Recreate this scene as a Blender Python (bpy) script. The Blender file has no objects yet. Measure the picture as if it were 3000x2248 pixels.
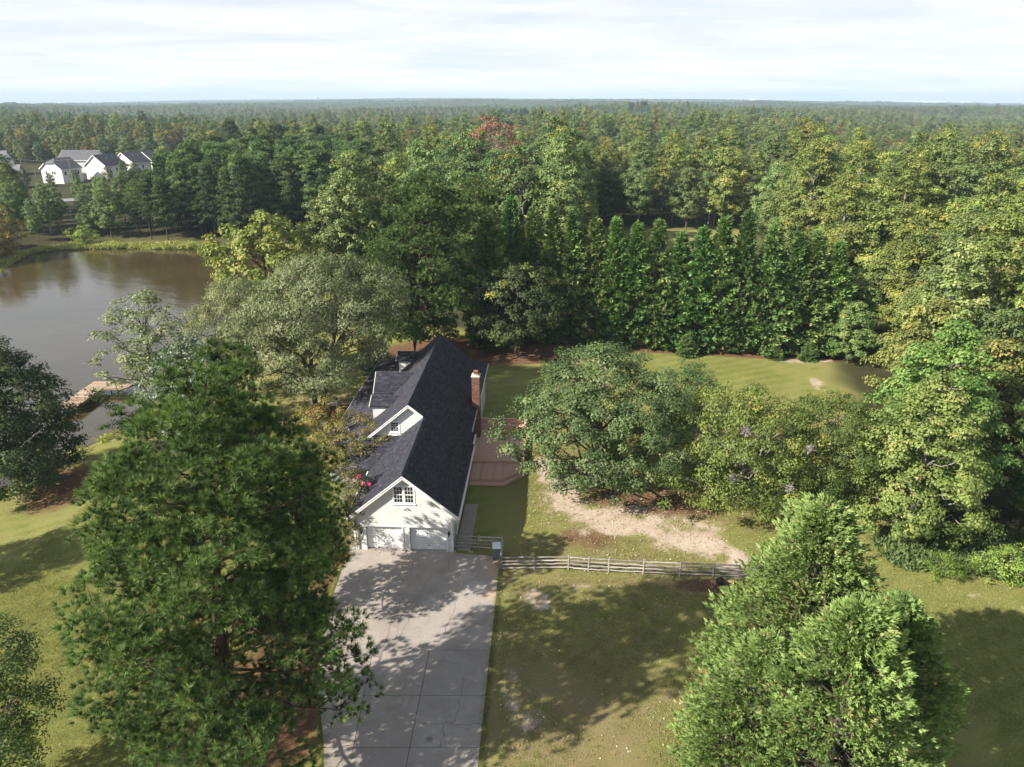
import bpy, math, random
import numpy as np
from mathutils import Vector

# ------------------------------------------------------------------ camera, sky, sun, exposure
S = bpy.context.scene
COL = S.collection
cam_d = bpy.data.cameras.new("camera")
cam_d.sensor_width = 36.0
cam_d.lens = 25.0
cam_d.clip_start = 0.5
cam_d.clip_end = 40000
cam = bpy.data.objects.new("camera", cam_d)
COL.objects.link(cam)
cam.location = (0, 0, 31)
cam.rotation_euler = (math.radians(90 - 21.89), 0, 0)
S.camera = cam
SUN_EL, SUN_AZ = 33.7, -115.0          # degrees; azimuth clockwise from +Y
SUN_DIR = Vector((math.sin(math.radians(SUN_AZ)) * math.cos(math.radians(SUN_EL)),
                  math.cos(math.radians(SUN_AZ)) * math.cos(math.radians(SUN_EL)), math.sin(math.radians(SUN_EL))))
sun_d = bpy.data.lights.new("sun", 'SUN')
sun_d.energy = 5.0
sun_d.angle = math.radians(0.55)
sun_d.color = (1.0, 0.93, 0.82)
sun = bpy.data.objects.new("sun", sun_d)
COL.objects.link(sun)
sun.rotation_euler = SUN_DIR.to_track_quat('Z', 'Y').to_euler()
sun.location = (-60, -40, 60)
S.view_settings.view_transform = 'Standard'
S.view_settings.look = 'None'
S.view_settings.gamma = 1.0
S.view_settings.use_curve_mapping = False
S.view_settings.exposure = 1.0
S.render.engine = 'CYCLES'
cy = S.cycles
cy.use_denoising = True
try:
    cy.denoiser = 'OPENIMAGEDENOISE'
    cy.denoising_prefilter = 'ACCURATE'
except Exception:
    pass
cy.max_bounces = 6
cy.diffuse_bounces = 3
cy.glossy_bounces = 3
cy.transmission_bounces = 4
cy.volume_bounces = 0
cy.transparent_max_bounces = 4
cy.sample_clamp_indirect = 4.0
cy.use_adaptive_sampling = True
cy.adaptive_threshold = 0.015
cy.caustics_reflective = False
cy.caustics_refractive = False


class NT:
    def __init__(self, tree):
        self.t = tree
        tree.nodes.clear()

    def n(self, typ, inputs=None, **kw):
        nd = self.t.nodes.new(typ)
        for k, v in kw.items():
            setattr(nd, k, v)
        for k, v in (inputs or {}).items():
            s = nd.inputs[k]
            if isinstance(v, bpy.types.NodeSocket):
                self.t.links.new(v, s)
            else:
                s.default_value = v
        return nd

    def ramp(self, fac, stops, interp='LINEAR'):
        nd = self.t.nodes.new('ShaderNodeValToRGB')
        cr = nd.color_ramp
        cr.interpolation = interp
        while len(cr.elements) < len(stops):
            cr.elements.new(0.5)
        for e, (p, c) in zip(cr.elements, stops):
            e.position = p
            e.color = (c[0], c[1], c[2], 1) if not np.isscalar(c) else (c, c, c, 1)
        self.t.links.new(fac, nd.inputs[0])
        return nd.outputs[0]

    def mix(self, f, a, b, blend='MIX'):
        nd = self.t.nodes.new('ShaderNodeMix')
        nd.data_type = 'RGBA'
        nd.blend_type = blend
        for s, v in ((nd.inputs[0], f), (nd.inputs[6], a), (nd.inputs[7], b)):
            if isinstance(v, bpy.types.NodeSocket):
                self.t.links.new(v, s)
            elif np.isscalar(v):
                s.default_value = v
            else:
                s.default_value = (v[0], v[1], v[2], 1)
        return nd.outputs[2]

    def math(self, op, a, b=0.0, clamp=False):
        nd = self.t.nodes.new('ShaderNodeMath')
        nd.operation = op
        nd.use_clamp = clamp
        for s, v in ((nd.inputs[0], a), (nd.inputs[1], b)):
            if isinstance(v, bpy.types.NodeSocket):
                self.t.links.new(v, s)
            else:
                s.default_value = v
        return nd.outputs[0]

    def noise(self, vec, scale, detail=4, rough=0.55, dist=0.0):
        nd = self.n('ShaderNodeTexNoise', {'Scale': scale, 'Detail': detail, 'Roughness': rough, 'Distortion': dist})
        if vec is not None:
            self.t.links.new(vec, nd.inputs['Vector'])
        return nd.outputs[0]

    def link(self, a, b):
        self.t.links.new(a, b)


# world: Nishita sky with a thin cirrus veil
w = bpy.data.worlds.new("World")
S.world = w
w.use_nodes = True
t = NT(w.node_tree)
sky = t.n('ShaderNodeTexSky', sky_type='NISHITA', sun_disc=False, sun_elevation=math.radians(SUN_EL),
          sun_rotation=math.radians(SUN_AZ % 360), altitude=100, air_density=1.0, dust_density=1.2, ozone_density=1.0)
tc = t.n('ShaderNodeTexCoord').outputs['Generated']
sep = t.n('ShaderNodeSeparateXYZ', {0: tc})
den = t.math('ADD', t.math('MAXIMUM', sep.outputs[2], 0.0), 0.09)
px = t.math('DIVIDE', sep.outputs[0], den)
py = t.math('DIVIDE', sep.outputs[1], den)
pl = t.n('ShaderNodeCombineXYZ', {0: t.math('MULTIPLY', px, 0.55), 1: t.math('MULTIPLY', py, 1.0), 2: 0.0}).outputs[0]
n1 = t.noise(pl, 0.75, 7, 0.62, 0.5)
n2 = t.noise(pl, 3.0, 6, 0.65, 0.8)
cl = t.math('ADD', t.math('MULTIPLY', n1, 0.75), t.math('MULTIPLY', n2, 0.25))
veil = t.ramp(cl, [(0.36, 0.0), (0.62, 1.0)])
zz = t.math('MAXIMUM', sep.outputs[2], 0.0)
# a thin even layer: seen edge-on it thickens towards the horizon
tau = t.math('DIVIDE', t.math('ADD', t.math('MULTIPLY', veil, 0.14), 0.19), t.math('ADD', zz, 0.045))
fac = t.math('SUBTRACT', 1.0, t.math('POWER', 2.718, t.math('MULTIPLY', tau, -1.0)))
ccol = t.mix(veil, (8.9, 9.7, 11.0), (11.1, 11.1, 11.1))
skymix = t.mix(fac, sky.outputs[0], ccol)
bg = t.n('ShaderNodeBackground', {'Color': skymix, 'Strength': 0.051})
t.link(bg.outputs[0], t.n('ShaderNodeOutputWorld').inputs[0])

# ------------------------------------------------------------------ helpers
RNG = np.random.default_rng(7)
random.seed(7)


def tag(o, label=None, cat=None, group=None, kind=None):
    if label: o['label'] = label
    if cat: o['category'] = cat
    if group: o['group'] = group
    if kind: o['kind'] = kind
    return o


def empty(name, loc, rz=0.0, label=None, cat=None, group=None, kind=None):
    o = bpy.data.objects.new(name, None)
    o.empty_display_size = 0.3
    COL.objects.link(o)
    o.location = loc
    o.rotation_euler = (0, 0, rz)
    return tag(o, label, cat, group, kind)


def raw_mesh(name, V, faces, m=None, smooth=False, var=None, attrs=None):
    """faces: list of int arrays (n,k)"""
    me = bpy.data.meshes.new(name)
    V = np.asarray(V, np.float32).reshape(-1, 3)
    faces = [np.asarray(f, np.int32) for f in faces if len(f)]
    nl = sum(f.size for f in faces)
    npoly = sum(len(f) for f in faces)
    me.vertices.add(len(V))
    me.vertices.foreach_set('co', V.ravel())
    me.loops.add(nl)
    me.polygons.add(npoly)
    me.loops.foreach_set('vertex_index', np.concatenate([f.ravel() for f in faces]).astype(np.int32))
    starts, s = [], 0
    for f in faces:
        k = f.shape[1]
        starts.append(np.arange(len(f), dtype=np.int32) * k + s)
        s += f.size
    me.polygons.foreach_set('loop_start', np.concatenate(starts))
    if smooth:
        me.polygons.foreach_set('use_smooth', np.ones(npoly, bool))
    if var is not None:
        a = me.attributes.new('var', 'FLOAT', 'POINT')
        a.data.foreach_set('value', np.asarray(var, np.float32))
    for k, v in (attrs or {}).items():
        a = me.attributes.new(k, 'FLOAT', 'POINT')
        a.data.foreach_set('value', np.asarray(v, np.float32))
    if m: me.materials.append(m)
    me.update(calc_edges=True)
    me.validate()
    return me


def put(name, me, parent=None, loc=None, rz=0.0):
    o = bpy.data.objects.new(name, me)
    COL.objects.link(o)
    if parent: o.parent = parent
    if loc is not None: o.location = loc
    if rz: o.rotation_euler = (0, 0, rz)
    return o


class MB:
    """collects boxes, polygons and tubes into one mesh"""
    def __init__(self):
        self.V, self.F, self.var = [], [], []

    def poly(self, pts, faces, var=0.5):
        b = len(self.V)
        self.V += [tuple(p) for p in pts]
        self.var += [var] * len(pts)
        self.F += [tuple(b + i for i in f) for f in faces]
        return self

    BOXF = [(0, 3, 2, 1), (4, 5, 6, 7), (0, 1, 5, 4), (1, 2, 6, 5), (2, 3, 7, 6), (3, 0, 4, 7)]

    def box(self, x0, x1, y0, y1, z0, z1, var=0.5):
        return self.poly([(x0, y0, z0), (x1, y0, z0), (x1, y1, z0), (x0, y1, z0),
                          (x0, y0, z1), (x1, y0, z1), (x1, y1, z1), (x0, y1, z1)], self.BOXF, var)

    def hexa(self, p, var=0.5):
        return self.poly(p, self.BOXF, var)

    def prism(self, poly, axis_vec, var=0.5):
        """planar polygon (list of 3d pts) extruded by axis_vec"""
        n = len(poly)
        a = [Vector(p) for p in poly]
        b = [p + Vector(axis_vec) for p in a]
        f = [tuple(range(n))[::-1], tuple(range(n, 2 * n))] + [(i, (i + 1) % n, n + (i + 1) % n, n + i) for i in range(n)]
        return self.poly(a + b, f, var)

    def beam(self, p0, p1, wd, ht, up=(0, 0, 1), var=0.5):
        p0, p1 = Vector(p0), Vector(p1)
        d = (p1 - p0).normalized()
        s = d.cross(Vector(up))
        if s.length < 1e-4: s = d.cross(Vector((1, 0, 0)))
        s = s.normalized() * wd / 2
        u = s.cross(d).normalized() * ht / 2
        q = [p0 - s - u, p0 + s - u, p1 + s - u, p1 - s - u, p0 - s + u, p0 + s + u, p1 + s + u, p1 - s + u]
        return self.poly(q, self.BOXF, var)

    def tube(self, pts, rad, k=8, cap=True, var=0.5):
        pts = [Vector(p) for p in pts]
        rings = []
        b = len(self.V)
        for i, p in enumerate(pts):
            d = (pts[min(i + 1, len(pts) - 1)] - pts[max(i - 1, 0)]).normalized()
            s = d.cross(Vector((0, 0, 1)))
            if s.length < 1e-3: s = Vector((1, 0, 0))
            s.normalize()
            u = s.cross(d)
            r = rad[i] if hasattr(rad, '__len__') else rad
            for j in range(k):
                a = 2 * math.pi * j / k
                self.V.append(tuple(p + s * math.cos(a) * r + u * math.sin(a) * r))
                self.var.append(var)
        for i in range(len(pts) - 1):
            for j in range(k):
                self.F.append((b + i * k + j, b + i * k + (j + 1) % k, b + (i + 1) * k + (j + 1) % k, b + (i + 1) * k + j))
        if cap:
            self.F.append(tuple(b + j for j in range(k))[::-1])
            self.F.append(tuple(b + (len(pts) - 1) * k + j for j in range(k)))
        return self

    def lathe(self, prof, c=(0, 0, 0), k=16, var=0.5):
        b = len(self.V)
        for r, z in prof:
            for j in range(k):
                a = 2 * math.pi * j / k
                self.V.append((c[0] + r * math.cos(a), c[1] + r * math.sin(a), c[2] + z))
                self.var.append(var)
        for i in range(len(prof) - 1):
            for j in range(k):
                self.F.append((b + i * k + j, b + i * k + (j + 1) % k, b + (i + 1) * k + (j + 1) % k, b + (i + 1) * k + j))
        self.F.append(tuple(b + j for j in range(k))[::-1])
        self.F.append(tuple(b + (len(prof) - 1) * k + j for j in range(k)))
        return self

    def build(self, name, m, parent=None, smooth=False, loc=None, kind=None):
        me = bpy.data.meshes.new(name)
        me.from_pydata(self.V, [], self.F)
        a = me.attributes.new('var', 'FLOAT', 'POINT')
        a.data.foreach_set('value', np.asarray(self.var, np.float32))
        if m: me.materials.append(m)
        if smooth:
            me.polygons.foreach_set('use_smooth', np.ones(len(me.polygons), bool))
        me.update()
        o = put(name, me, parent, loc)
        if kind: o['kind'] = kind
        return o


# ------------------------------------------------------------------ materials
def new_mat(name):
    m = bpy.data.materials.new(name)
    m.use_nodes = True
    return m, NT(m.node_tree)


def finish(t, col, rough=0.7, bump=None, bump_s=0.3, bump_d=0.02, spec=0.3, metal=0.0):
    p = t.n('ShaderNodeBsdfPrincipled', {'Roughness': rough, 'Metallic': metal, 'Specular IOR Level': spec})
    if isinstance(col, bpy.types.NodeSocket): t.link(col, p.inputs['Base Color'])
    else: p.inputs['Base Color'].default_value = (*col, 1)
    if bump is not None:
        b = t.n('ShaderNodeBump', {'Strength': bump_s, 'Distance': bump_d, 'Height': bump})
        t.link(b.outputs[0], p.inputs['Normal'])
    t.link(p.outputs[0], t.n('ShaderNodeOutputMaterial').inputs[0])
    return p


def plain(name, col, rough=0.6, spec=0.3, metal=0.0, var=0.12, scale=3.0, grime=None):
    m, t = new_mat(name)
    co = t.n('ShaderNodeTexCoord').outputs['Object']
    n = t.noise(co, scale, 6, 0.6)
    c = np.array(col)
    g = np.array(grime) if grime is not None else c * (1 - var)
    cc = t.ramp(n, [(0.3, tuple(g)), (0.6, tuple(c)), (0.85, tuple(np.minimum(c * (1 + var), 0.95)))])
    finish(t, cc, rough, n, 0.15, 0.01, spec, metal)
    return m


def varmat(name, stops, rough=0.75, scale=6.0, amount=0.25, spec=0.25, stretch=(1, 1, 1), bump=0.3, bump_d=0.01):
    """colour from the piece's own 'var' attribute plus grain"""
    m, t = new_mat(name)
    co = t.n('ShaderNodeTexCoord').outputs['Object']
    mp = t.n('ShaderNodeMapping', {'Vector': co, 'Scale': stretch}).outputs[0]
    n = t.noise(mp, scale, 6, 0.65)
    a = t.n('ShaderNodeAttribute', attribute_name='var').outputs['Fac']
    r = t.n('ShaderNodeObjectInfo').outputs['Random']
    f = t.math('ADD', a, t.math('MULTIPLY', t.math('SUBTRACT', n, 0.5), amount * 4))
    f = t.math('ADD', f, t.math('MULTIPLY', t.math('SUBTRACT', r, 0.5), 0.3), clamp=True)
    finish(t, t.ramp(f, stops), rough, n, bump, bump_d, spec)
    return m


M = {}
M['white'] = plain('white_painted_siding', (0.70, 0.70, 0.69), 0.5, var=0.06, scale=1.2, grime=(0.60, 0.60, 0.58))
M['trim'] = plain('white_trim_paint', (0.84, 0.84, 0.83), 0.4, var=0.04, scale=2)
M['door'] = plain('white_steel_door', (0.78, 0.78, 0.78), 0.4, var=0.03, scale=1.5)
M['shingle'] = varmat('charcoal_shingles', [(0.0, (0.020, 0.020, 0.030)), (0.45, (0.038, 0.038, 0.053)), (0.8, (0.060, 0.059, 0.068)), (1, (0.085, 0.08, 0.082))], 0.85, 60, 0.08, 0.2, bump=0.4, bump_d=0.004)
M['rooffelt'] = plain('dark_roof_underlay', (0.045, 0.045, 0.048), 0.9)
M['glass'] = plain('dark_window_glass', (0.012, 0.014, 0.018), 0.06, spec=0.6, var=0.3)
M['black'] = plain('black_metal', (0.012, 0.012, 0.013), 0.4, spec=0.5)
M['rust'] = plain('rusty_steel', (0.16, 0.055, 0.03), 0.8, scale=20)
M['concrete'] = None
M['brick'] = varmat('red_brick', [(0.0, (0.085, 0.042, 0.034)), (0.4, (0.165, 0.078, 0.06)), (0.8, (0.235, 0.12, 0.092)), (1, (0.31, 0.19, 0.15))], 0.85, 30, 0.12)
M['mortar'] = plain('brick_mortar', (0.30, 0.27, 0.24), 0.9)
M['capstone'] = plain('pale_concrete_cap', (0.55, 0.50, 0.42), 0.8, scale=5, grime=(0.33, 0.30, 0.26))
M['deck'] = varmat('brown_composite_decking', [(0.0, (0.42, 0.25, 0.18)), (0.5, (0.56, 0.35, 0.26)), (1, (0.64, 0.43, 0.33))], 0.7, 8, 0.10, stretch=(1, 1, 1))
M['greywood'] = varmat('weathered_grey_wood', [(0.0, (0.13, 0.115, 0.10)), (0.45, (0.31, 0.28, 0.25)), (1, (0.50, 0.46, 0.41))], 0.9, 7, 0.3, stretch=(0.6, 4, 4), bump=0.8, bump_d=0.02)
M['dockwood'] = varmat('sun_bleached_dock_boards', [(0.0, (0.20, 0.135, 0.095)), (0.5, (0.36, 0.26, 0.19)), (1, (0.52, 0.42, 0.33))], 0.9, 5, 0.15, stretch=(1, 5, 3))
M['bingrey'] = plain('grey_plastic', (0.17, 0.19, 0.205), 0.45, spec=0.4)
M['binlid'] = plain('pale_plastic_lid', (0.72, 0.72, 0.70), 0.4, spec=0.4)
M['rubber'] = plain('black_rubber', (0.02, 0.02, 0.02), 0.7)
M['metal'] = plain('galvanised_metal', (0.5, 0.5, 0.5), 0.4, metal=0.6)
M['pole'] = plain('utility_pole_wood', (0.22, 0.18, 0.15), 0.9)
M['lampglass'] = plain('frosted_lamp_glass', (0.65, 0.66, 0.66), 0.3, spec=0.5)
M['bark'] = varmat('grey_brown_bark', [(0.0, (0.045, 0.035, 0.028)), (0.5, (0.10, 0.08, 0.065)), (1, (0.20, 0.17, 0.14))], 0.95, 5, 0.3, stretch=(3, 3, 0.8), bump=0.9, bump_d=0.04)
M['palebark'] = varmat('pale_grey_bark', [(0.0, (0.10, 0.09, 0.08)), (0.5, (0.22, 0.20, 0.18)), (1, (0.38, 0.36, 0.33))], 0.95, 4, 0.3, stretch=(2, 2, 0.8), bump=0.7, bump_d=0.03)
M['pinebark'] = varmat('reddish_pine_bark', [(0.0, (0.04, 0.027, 0.02)), (0.5, (0.095, 0.06, 0.042)), (1, (0.17, 0.11, 0.08))], 0.95, 4, 0.35, stretch=(3, 3, 0.7), bump=0.9, bump_d=0.05)


def concrete():
    m, t = new_mat('driveway_concrete')
    co = t.n('ShaderNodeTexCoord').outputs['Object']
    a = t.noise(co, 0.35, 6, 0.6, 0.6)
    b = t.noise(co, 9, 8, 0.7)
    c = t.noise(co, 1.6, 6, 0.7, 1.2)
    col = t.ramp(a, [(0.3, (0.30, 0.255, 0.215)), (0.5, (0.39, 0.34, 0.295)), (0.72, (0.45, 0.40, 0.355))])
    col = t.mix(t.ramp(c, [(0.50, 0.0), (0.72, 0.55)]), col, (0.22, 0.20, 0.185))
    col = t.mix(t.ramp(b, [(0.35, 0.35), (0.65, 0.0)]), col, (0.20, 0.185, 0.17))
    rnd = t.n('ShaderNodeObjectInfo').outputs['Random']
    col = t.mix(t.math('MULTIPLY', rnd, 0.30), col, (0.22, 0.205, 0.20))
    # oil drips in front of the right hand door and rusty runoff along the edge
    def blob(x, y, r, soft):
        d = t.n('ShaderNodeVectorMath', {0: co, 1: (x, y, 0)}, operation='DISTANCE').outputs['Value']
        d = t.math('ADD', d, t.math('MULTIPLY', t.math('SUBTRACT', c, 0.5), soft))
        return t.ramp(t.math('DIVIDE', d, r), [(0.35, 1.0), (1.0, 0.0)])
    for x, y, r, k in ((-2.95, 36.7, 0.45, 0.75), (-2.85, 36.25, 0.30, 0.65), (-3.05, 35.9, 0.22, 0.85), (-2.7, 37.1, 0.3, 0.4), (-4.3, 27.4, 0.25, 0.5)):
        col = t.mix(t.math('MULTIPLY', blob(x, y, r, 0.5), k), col, (0.07, 0.062, 0.055))
    for x, y, r in ((-1.2, 41.5, 1.4), (-1.3, 39.0, 0.9), (-1.5, 42.6, 1.0)):
        col = t.mix(t.math('MULTIPLY', blob(x, y, r, 1.4), 0.6), col, (0.47, 0.33, 0.22))
    for x, y, r in ((-2.4, 39.9, 0.9), (-3.4, 41.0, 0.8), (-5.2, 38.2, 1.0)):
        col = t.mix(t.math('MULTIPLY', blob(x, y, r, 1.6), 0.5), col, (0.52, 0.48, 0.44))
    finish(t, col, 0.85, b, 0.35, 0.01, 0.25)
    return m


M['concrete'] = concrete()


def leafmat(name, stops, transl=0.28, rough=0.55, hue=0.018, val=0.22, spec=0.2, gain=1.75):
    m, t = new_mat(name)
    a = t.n('ShaderNodeAttribute', attribute_name='var').outputs['Fac']
    oi = t.n('ShaderNodeObjectInfo')
    c = t.ramp(a, [(p, tuple(np.array(q) * gain * np.array([.90, 1.0, 1.12]))) for p, q in stops])
    r = oi.outputs['Random']
    r2 = t.math('FRACT', t.math('MULTIPLY', r, 17.31))
    h = t.math('ADD', 0.5, t.math('MULTIPLY', t.math('SUBTRACT', r, 0.5), hue * 2))
    v = t.math('ADD', 1.0, t.math('MULTIPLY', t.math('SUBTRACT', r2, 0.5), val * 2))
    hsv = t.n('ShaderNodeHueSaturation', {'Hue': h, 'Saturation': 1.0, 'Value': v, 'Color': c})
    c = t.mix(1.0, hsv.outputs[0], oi.outputs['Color'], 'MULTIPLY')
    p = t.n('ShaderNodeBsdfPrincipled', {'Roughness': rough, 'Specular IOR Level': spec, 'Base Color': c})
    tr = t.n('ShaderNodeBsdfTranslucent', {'Color': t.mix(1.0, c, (1.25, 1.3, 0.75), 'MULTIPLY')})
    mx = t.n('ShaderNodeMixShader', {0: transl * .75})
    t.link(p.outputs[0], mx.inputs[1])
    t.link(tr.outputs[0], mx.inputs[2])
    t.link(mx.outputs[0], t.n('ShaderNodeOutputMaterial').inputs[0])
    return m


L = {}
L['pine'] = leafmat('pine_needles', [(0, (0.040, 0.055, 0.018)), (0.40, (0.080, 0.118, 0.030)), (0.85, (0.165, 0.205, 0.054)), (0.97, (0.20, 0.22, 0.07)), (1, (0.30, 0.17, 0.06))], 0.3, 0.45, 0.008, 0.1)
L['wpine'] = leafmat('wood_pine_needles', [(0, (0.036, 0.056, 0.022)), (0.5, (0.080, 0.115, 0.038)), (1, (0.165, 0.195, 0.062))], 0.2, 0.55, 0.012, 0.25)
L['leyland'] = leafmat('leyland_sprays', [(0, (0.028, 0.046, 0.014)), (0.5, (0.078, 0.122, 0.030)), (0.93, (0.19, 0.25, 0.065)), (1, (0.17, 0.10, 0.05))], 0.2, 0.55, 0.01, 0.18)
L['cedar'] = leafmat('cedar_plumes', [(0, (0.060, 0.085, 0.020)), (0.5, (0.125, 0.165, 0.042)), (.97, (0.225, 0.265, 0.078)), (1, (0.20, 0.12, 0.06))], 0.25, 0.55, 0.006, 0.08)
L['oak'] = leafmat('oak_leaves', [(0, (0.024, 0.042, 0.013)), (0.5, (0.054, 0.082, 0.025)), (0.93, (0.112, 0.145, 0.052)), (1, (0.21, 0.15, 0.085))], 0.24, 0.55, spec=0.2)
L['pecan'] = leafmat('pecan_leaves', [(0, (0.045, 0.058, 0.013)), (0.5, (0.095, 0.108, 0.022)), (0.95, (0.165, 0.16, 0.034)), (1, (0.24, 0.16, 0.05))], 0.3, 0.5)
L['willow'] = leafmat('willow_oak_leaves', [(0, (0.070, 0.076, 0.030)), (0.5, (0.138, 0.148, 0.058)), (0.92, (0.22, 0.21, 0.11)), (1, (0.27, 0.18, 0.08))], 0.28, 0.55, spec=0.2)
L['maple'] = leafmat('yellowing_maple_leaves', [(0, (0.065, 0.085, 0.018)), (0.5, (0.14, 0.16, 0.032)), (0.9, (0.23, 0.225, 0.05)), (1, (0.30, 0.20, 0.05))], 0.32, 0.5)
L['sweetgum'] = leafmat('bright_sweetgum_leaves', [(0, (0.060, 0.085, 0.018)), (0.5, (0.135, 0.165, 0.038)), (0.9, (0.215, 0.235, 0.065)), (1, (0.30, 0.19, 0.07))], 0.3, 0.5)
L['broad'] = leafmat('broadleaf_crown', [(0, (0.050, 0.068, 0.022)), (0.5, (0.105, 0.125, 0.038)), (0.9, (0.18, 0.19, 0.06)), (1, (0.26, 0.18, 0.07))], 0.28, 0.55, 0.022, 0.25)
L['dark'] = leafmat('dark_and_shaded_leaves', [(0, (0.018, 0.028, 0.009)), (0.5, (0.036, 0.050, 0.015)), (1, (0.075, 0.09, 0.030))], 0.15, 0.55, spec=0.15)  # dark foliage; on shade_tree the tone also carries painted-in shade
L['magnolia'] = leafmat('magnolia_leaves', [(0, (0.030, 0.045, 0.02)), (0.5, (0.065, 0.085, 0.04)), (1, (0.15, 0.16, 0.09))], 0.18, 0.42, spec=0.3)
L['crape'] = leafmat('turning_crape_leaves', [(0, (0.07, 0.065, 0.02)), (0.45, (0.155, 0.13, 0.038)), (0.8, (0.23, 0.14, 0.05)), (1, (0.30, 0.12, 0.05))], 0.3, 0.55)
L['pinkcrape'] = leafmat('reddish_crape_leaves', [(0, (0.045, 0.04, 0.015)), (0.5, (0.10, 0.095, 0.03)), (0.8, (0.15, 0.08, 0.04)), (1, (0.19, 0.06, 0.035))], 0.3, 0.5)
L['blossom'] = leafmat('pink_blossom', [(0, (0.50, 0.04, 0.12)), (1, (0.72, 0.10, 0.22))], 0.3)
L['redtree'] = leafmat('rusty_red_leaves', [(0, (0.11, 0.045, 0.028)), (0.5, (0.185, 0.085, 0.055)), (1, (0.28, 0.145, 0.09))], 0.3)
L['autumn'] = leafmat('orange_autumn_leaves', [(0, (0.11, 0.085, 0.025)), (0.5, (0.24, 0.15, 0.045)), (1, (0.36, 0.19, 0.06))], 0.3)
L['shrub'] = leafmat('light_green_shrub', [(0, (0.07, 0.095, 0.018)), (0.5, (0.15, 0.185, 0.03)), (1, (0.25, 0.27, 0.05))], 0.35)
L['web'] = leafmat('grey_caterpillar_web', [(0, (0.10, 0.08, 0.07)), (1, (0.19, 0.155, 0.14))], 0.3)
L['grassblade'] = leafmat('grass_blades', [(0, (0.12, 0.125, 0.035)), (0.55, (0.22, 0.205, 0.065)), (1, (0.33, 0.27, 0.11))], 0.3, 0.6, 0.02, 0.25)
L['reeds'] = leafmat('bank_plants', [(0, (0.10, 0.115, 0.025)), (0.5, (0.19, 0.19, 0.05)), (1, (0.30, 0.26, 0.09))], 0.3)
L['litter'] = leafmat('fallen_leaves', [(0, (0.12, 0.065, 0.03)), (0.5, (0.25, 0.15, 0.07)), (1, (0.50, 0.42, 0.28))], 0.1)

# ------------------------------------------------------------------ terrain
POND = np.array([(-103.3, 141.5), (-106.6, 152.4), (-108.3, 160.5), (-103.5, 164.6), (-90, 165.3), (-70.4, 164.5), (-52, 163.6), (-37.6, 161.8),
                 (-33, 155), (-31, 142), (-35, 124), (-41, 106), (-42, 92), (-40.5, 80), (-41.5, 70), (-44.3, 63.5), (-45.9, 60.1), (-46.3, 55),
                 (-49, 49), (-60, 40), (-95, 45), (-130, 80), (-124, 116)], float)
WATER_Z = -1.8


def sd_poly(x, y, poly):
    """signed distance, negative inside"""
    x = np.asarray(x, float); y = np.asarray(y, float)
    d = np.full(x.shape, 1e12)
    inside = np.zeros(x.shape, bool)
    n = len(poly)
    for i in range(n):
        ax, ay = poly[i]
        bx, by = poly[(i + 1) % n]
        ex, ey = bx - ax, by - ay
        wx, wy = x - ax, y - ay
        tt = np.clip((wx * ex + wy * ey) / (ex * ex + ey * ey), 0, 1)
        d = np.minimum(d, (wx - ex * tt) ** 2 + (wy - ey * tt) ** 2)
        c = ((ay <= y) & (by > y)) | ((by <= y) & (ay > y))
        with np.errstate(divide='ignore', invalid='ignore'):
            xi = ax + (y - ay) / (by - ay if by != ay else 1e-9) * ex
        inside ^= c & (x < xi)
    d = np.sqrt(d)
    return np.where(inside, -d, d)


def sstep(a, b, v):
    q = np.clip((v - a) / (b - a), 0, 1)
    return q * q * (3 - 2 * q)


_ph = np.random.default_rng(3).uniform(0, 6.28, 40)


def fnoise(x, y, sc, k=0):
    """cheap smooth noise, about -1..1"""
    p = _ph[k:]
    return (np.sin(x * sc + p[0] + 1.7 * np.sin(y * sc * 0.63 + p[1])) + np.sin(y * sc * 1.13 + p[2] + 1.5 * np.sin(x * sc * 0.71 + p[3]))
            + 0.6 * np.sin((x + y) * sc * 1.9 + p[4]) + 0.6 * np.sin((x - 0.6 * y) * sc * 2.3 + p[5])) / 2.6


def ground(x, y):
    x = np.asarray(x, float); y = np.asarray(y, float)
    d = sd_poly(x, y, POND)
    west = sstep(-6, -30, x) * sstep(20, 45, y)
    z = -1.5 * sstep(18, 0, d) * (d > 0) - 0.35 * west * (d > 0)
    z = np.where(d <= 0, -1.85 - 0.5 * np.clip(-d / 3, 0, 2.5), z)
    z = np.where((d > 0) & (d < 1.2), np.minimum(z, -1.5 - 0.35 * (1.2 - d)), z)
    r = np.hypot(x, y)
    far = sstep(190, 420, r)
    z = z + far * (2.5 * fnoise(x, y, 0.011, 2) - 1.0)
    z = z - sstep(480, 850, r) * 13
    an = np.arctan2(x, np.maximum(y, 1))
    for rk, hk, wk, kk in ((1080, 9, 170, 0), (1650, 13, 260, 4), (2700, 17, 420, 8), (4300, 20, 700, 12), (6900, 24, 1200, 16)):
        rc_ = rk * (1 + .10 * np.sin(an * 5 + kk) + .05 * np.sin(an * 13 + kk * 2))
        z = z + hk * (.72 + .28 * np.sin(an * 7 + kk * 1.7) + .16 * np.sin(an * 19 + kk)) * np.exp(-((r - rc_) / wk) ** 2)
    side = sstep(0.25, 0.75, np.abs(x) / np.maximum(r, 1))
    z = z - sstep(2000, 8500, r) * side * 55
    return z


def gz(x, y):
    return float(ground(np.array([x]), np.array([y]))[0])


def axis(lo, hi, step, out, growth=1.13):
    a = list(np.arange(lo, hi + 1e-6, step))
    s = step
    while a[-1] < out:
        s *= growth
        a.append(a[-1] + s)
    s = step
    b = [a[0]]
    while b[-1] > -out:
        s *= growth
        b.append(b[-1] - s)
    return np.array(b[:0:-1] + a)


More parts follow.
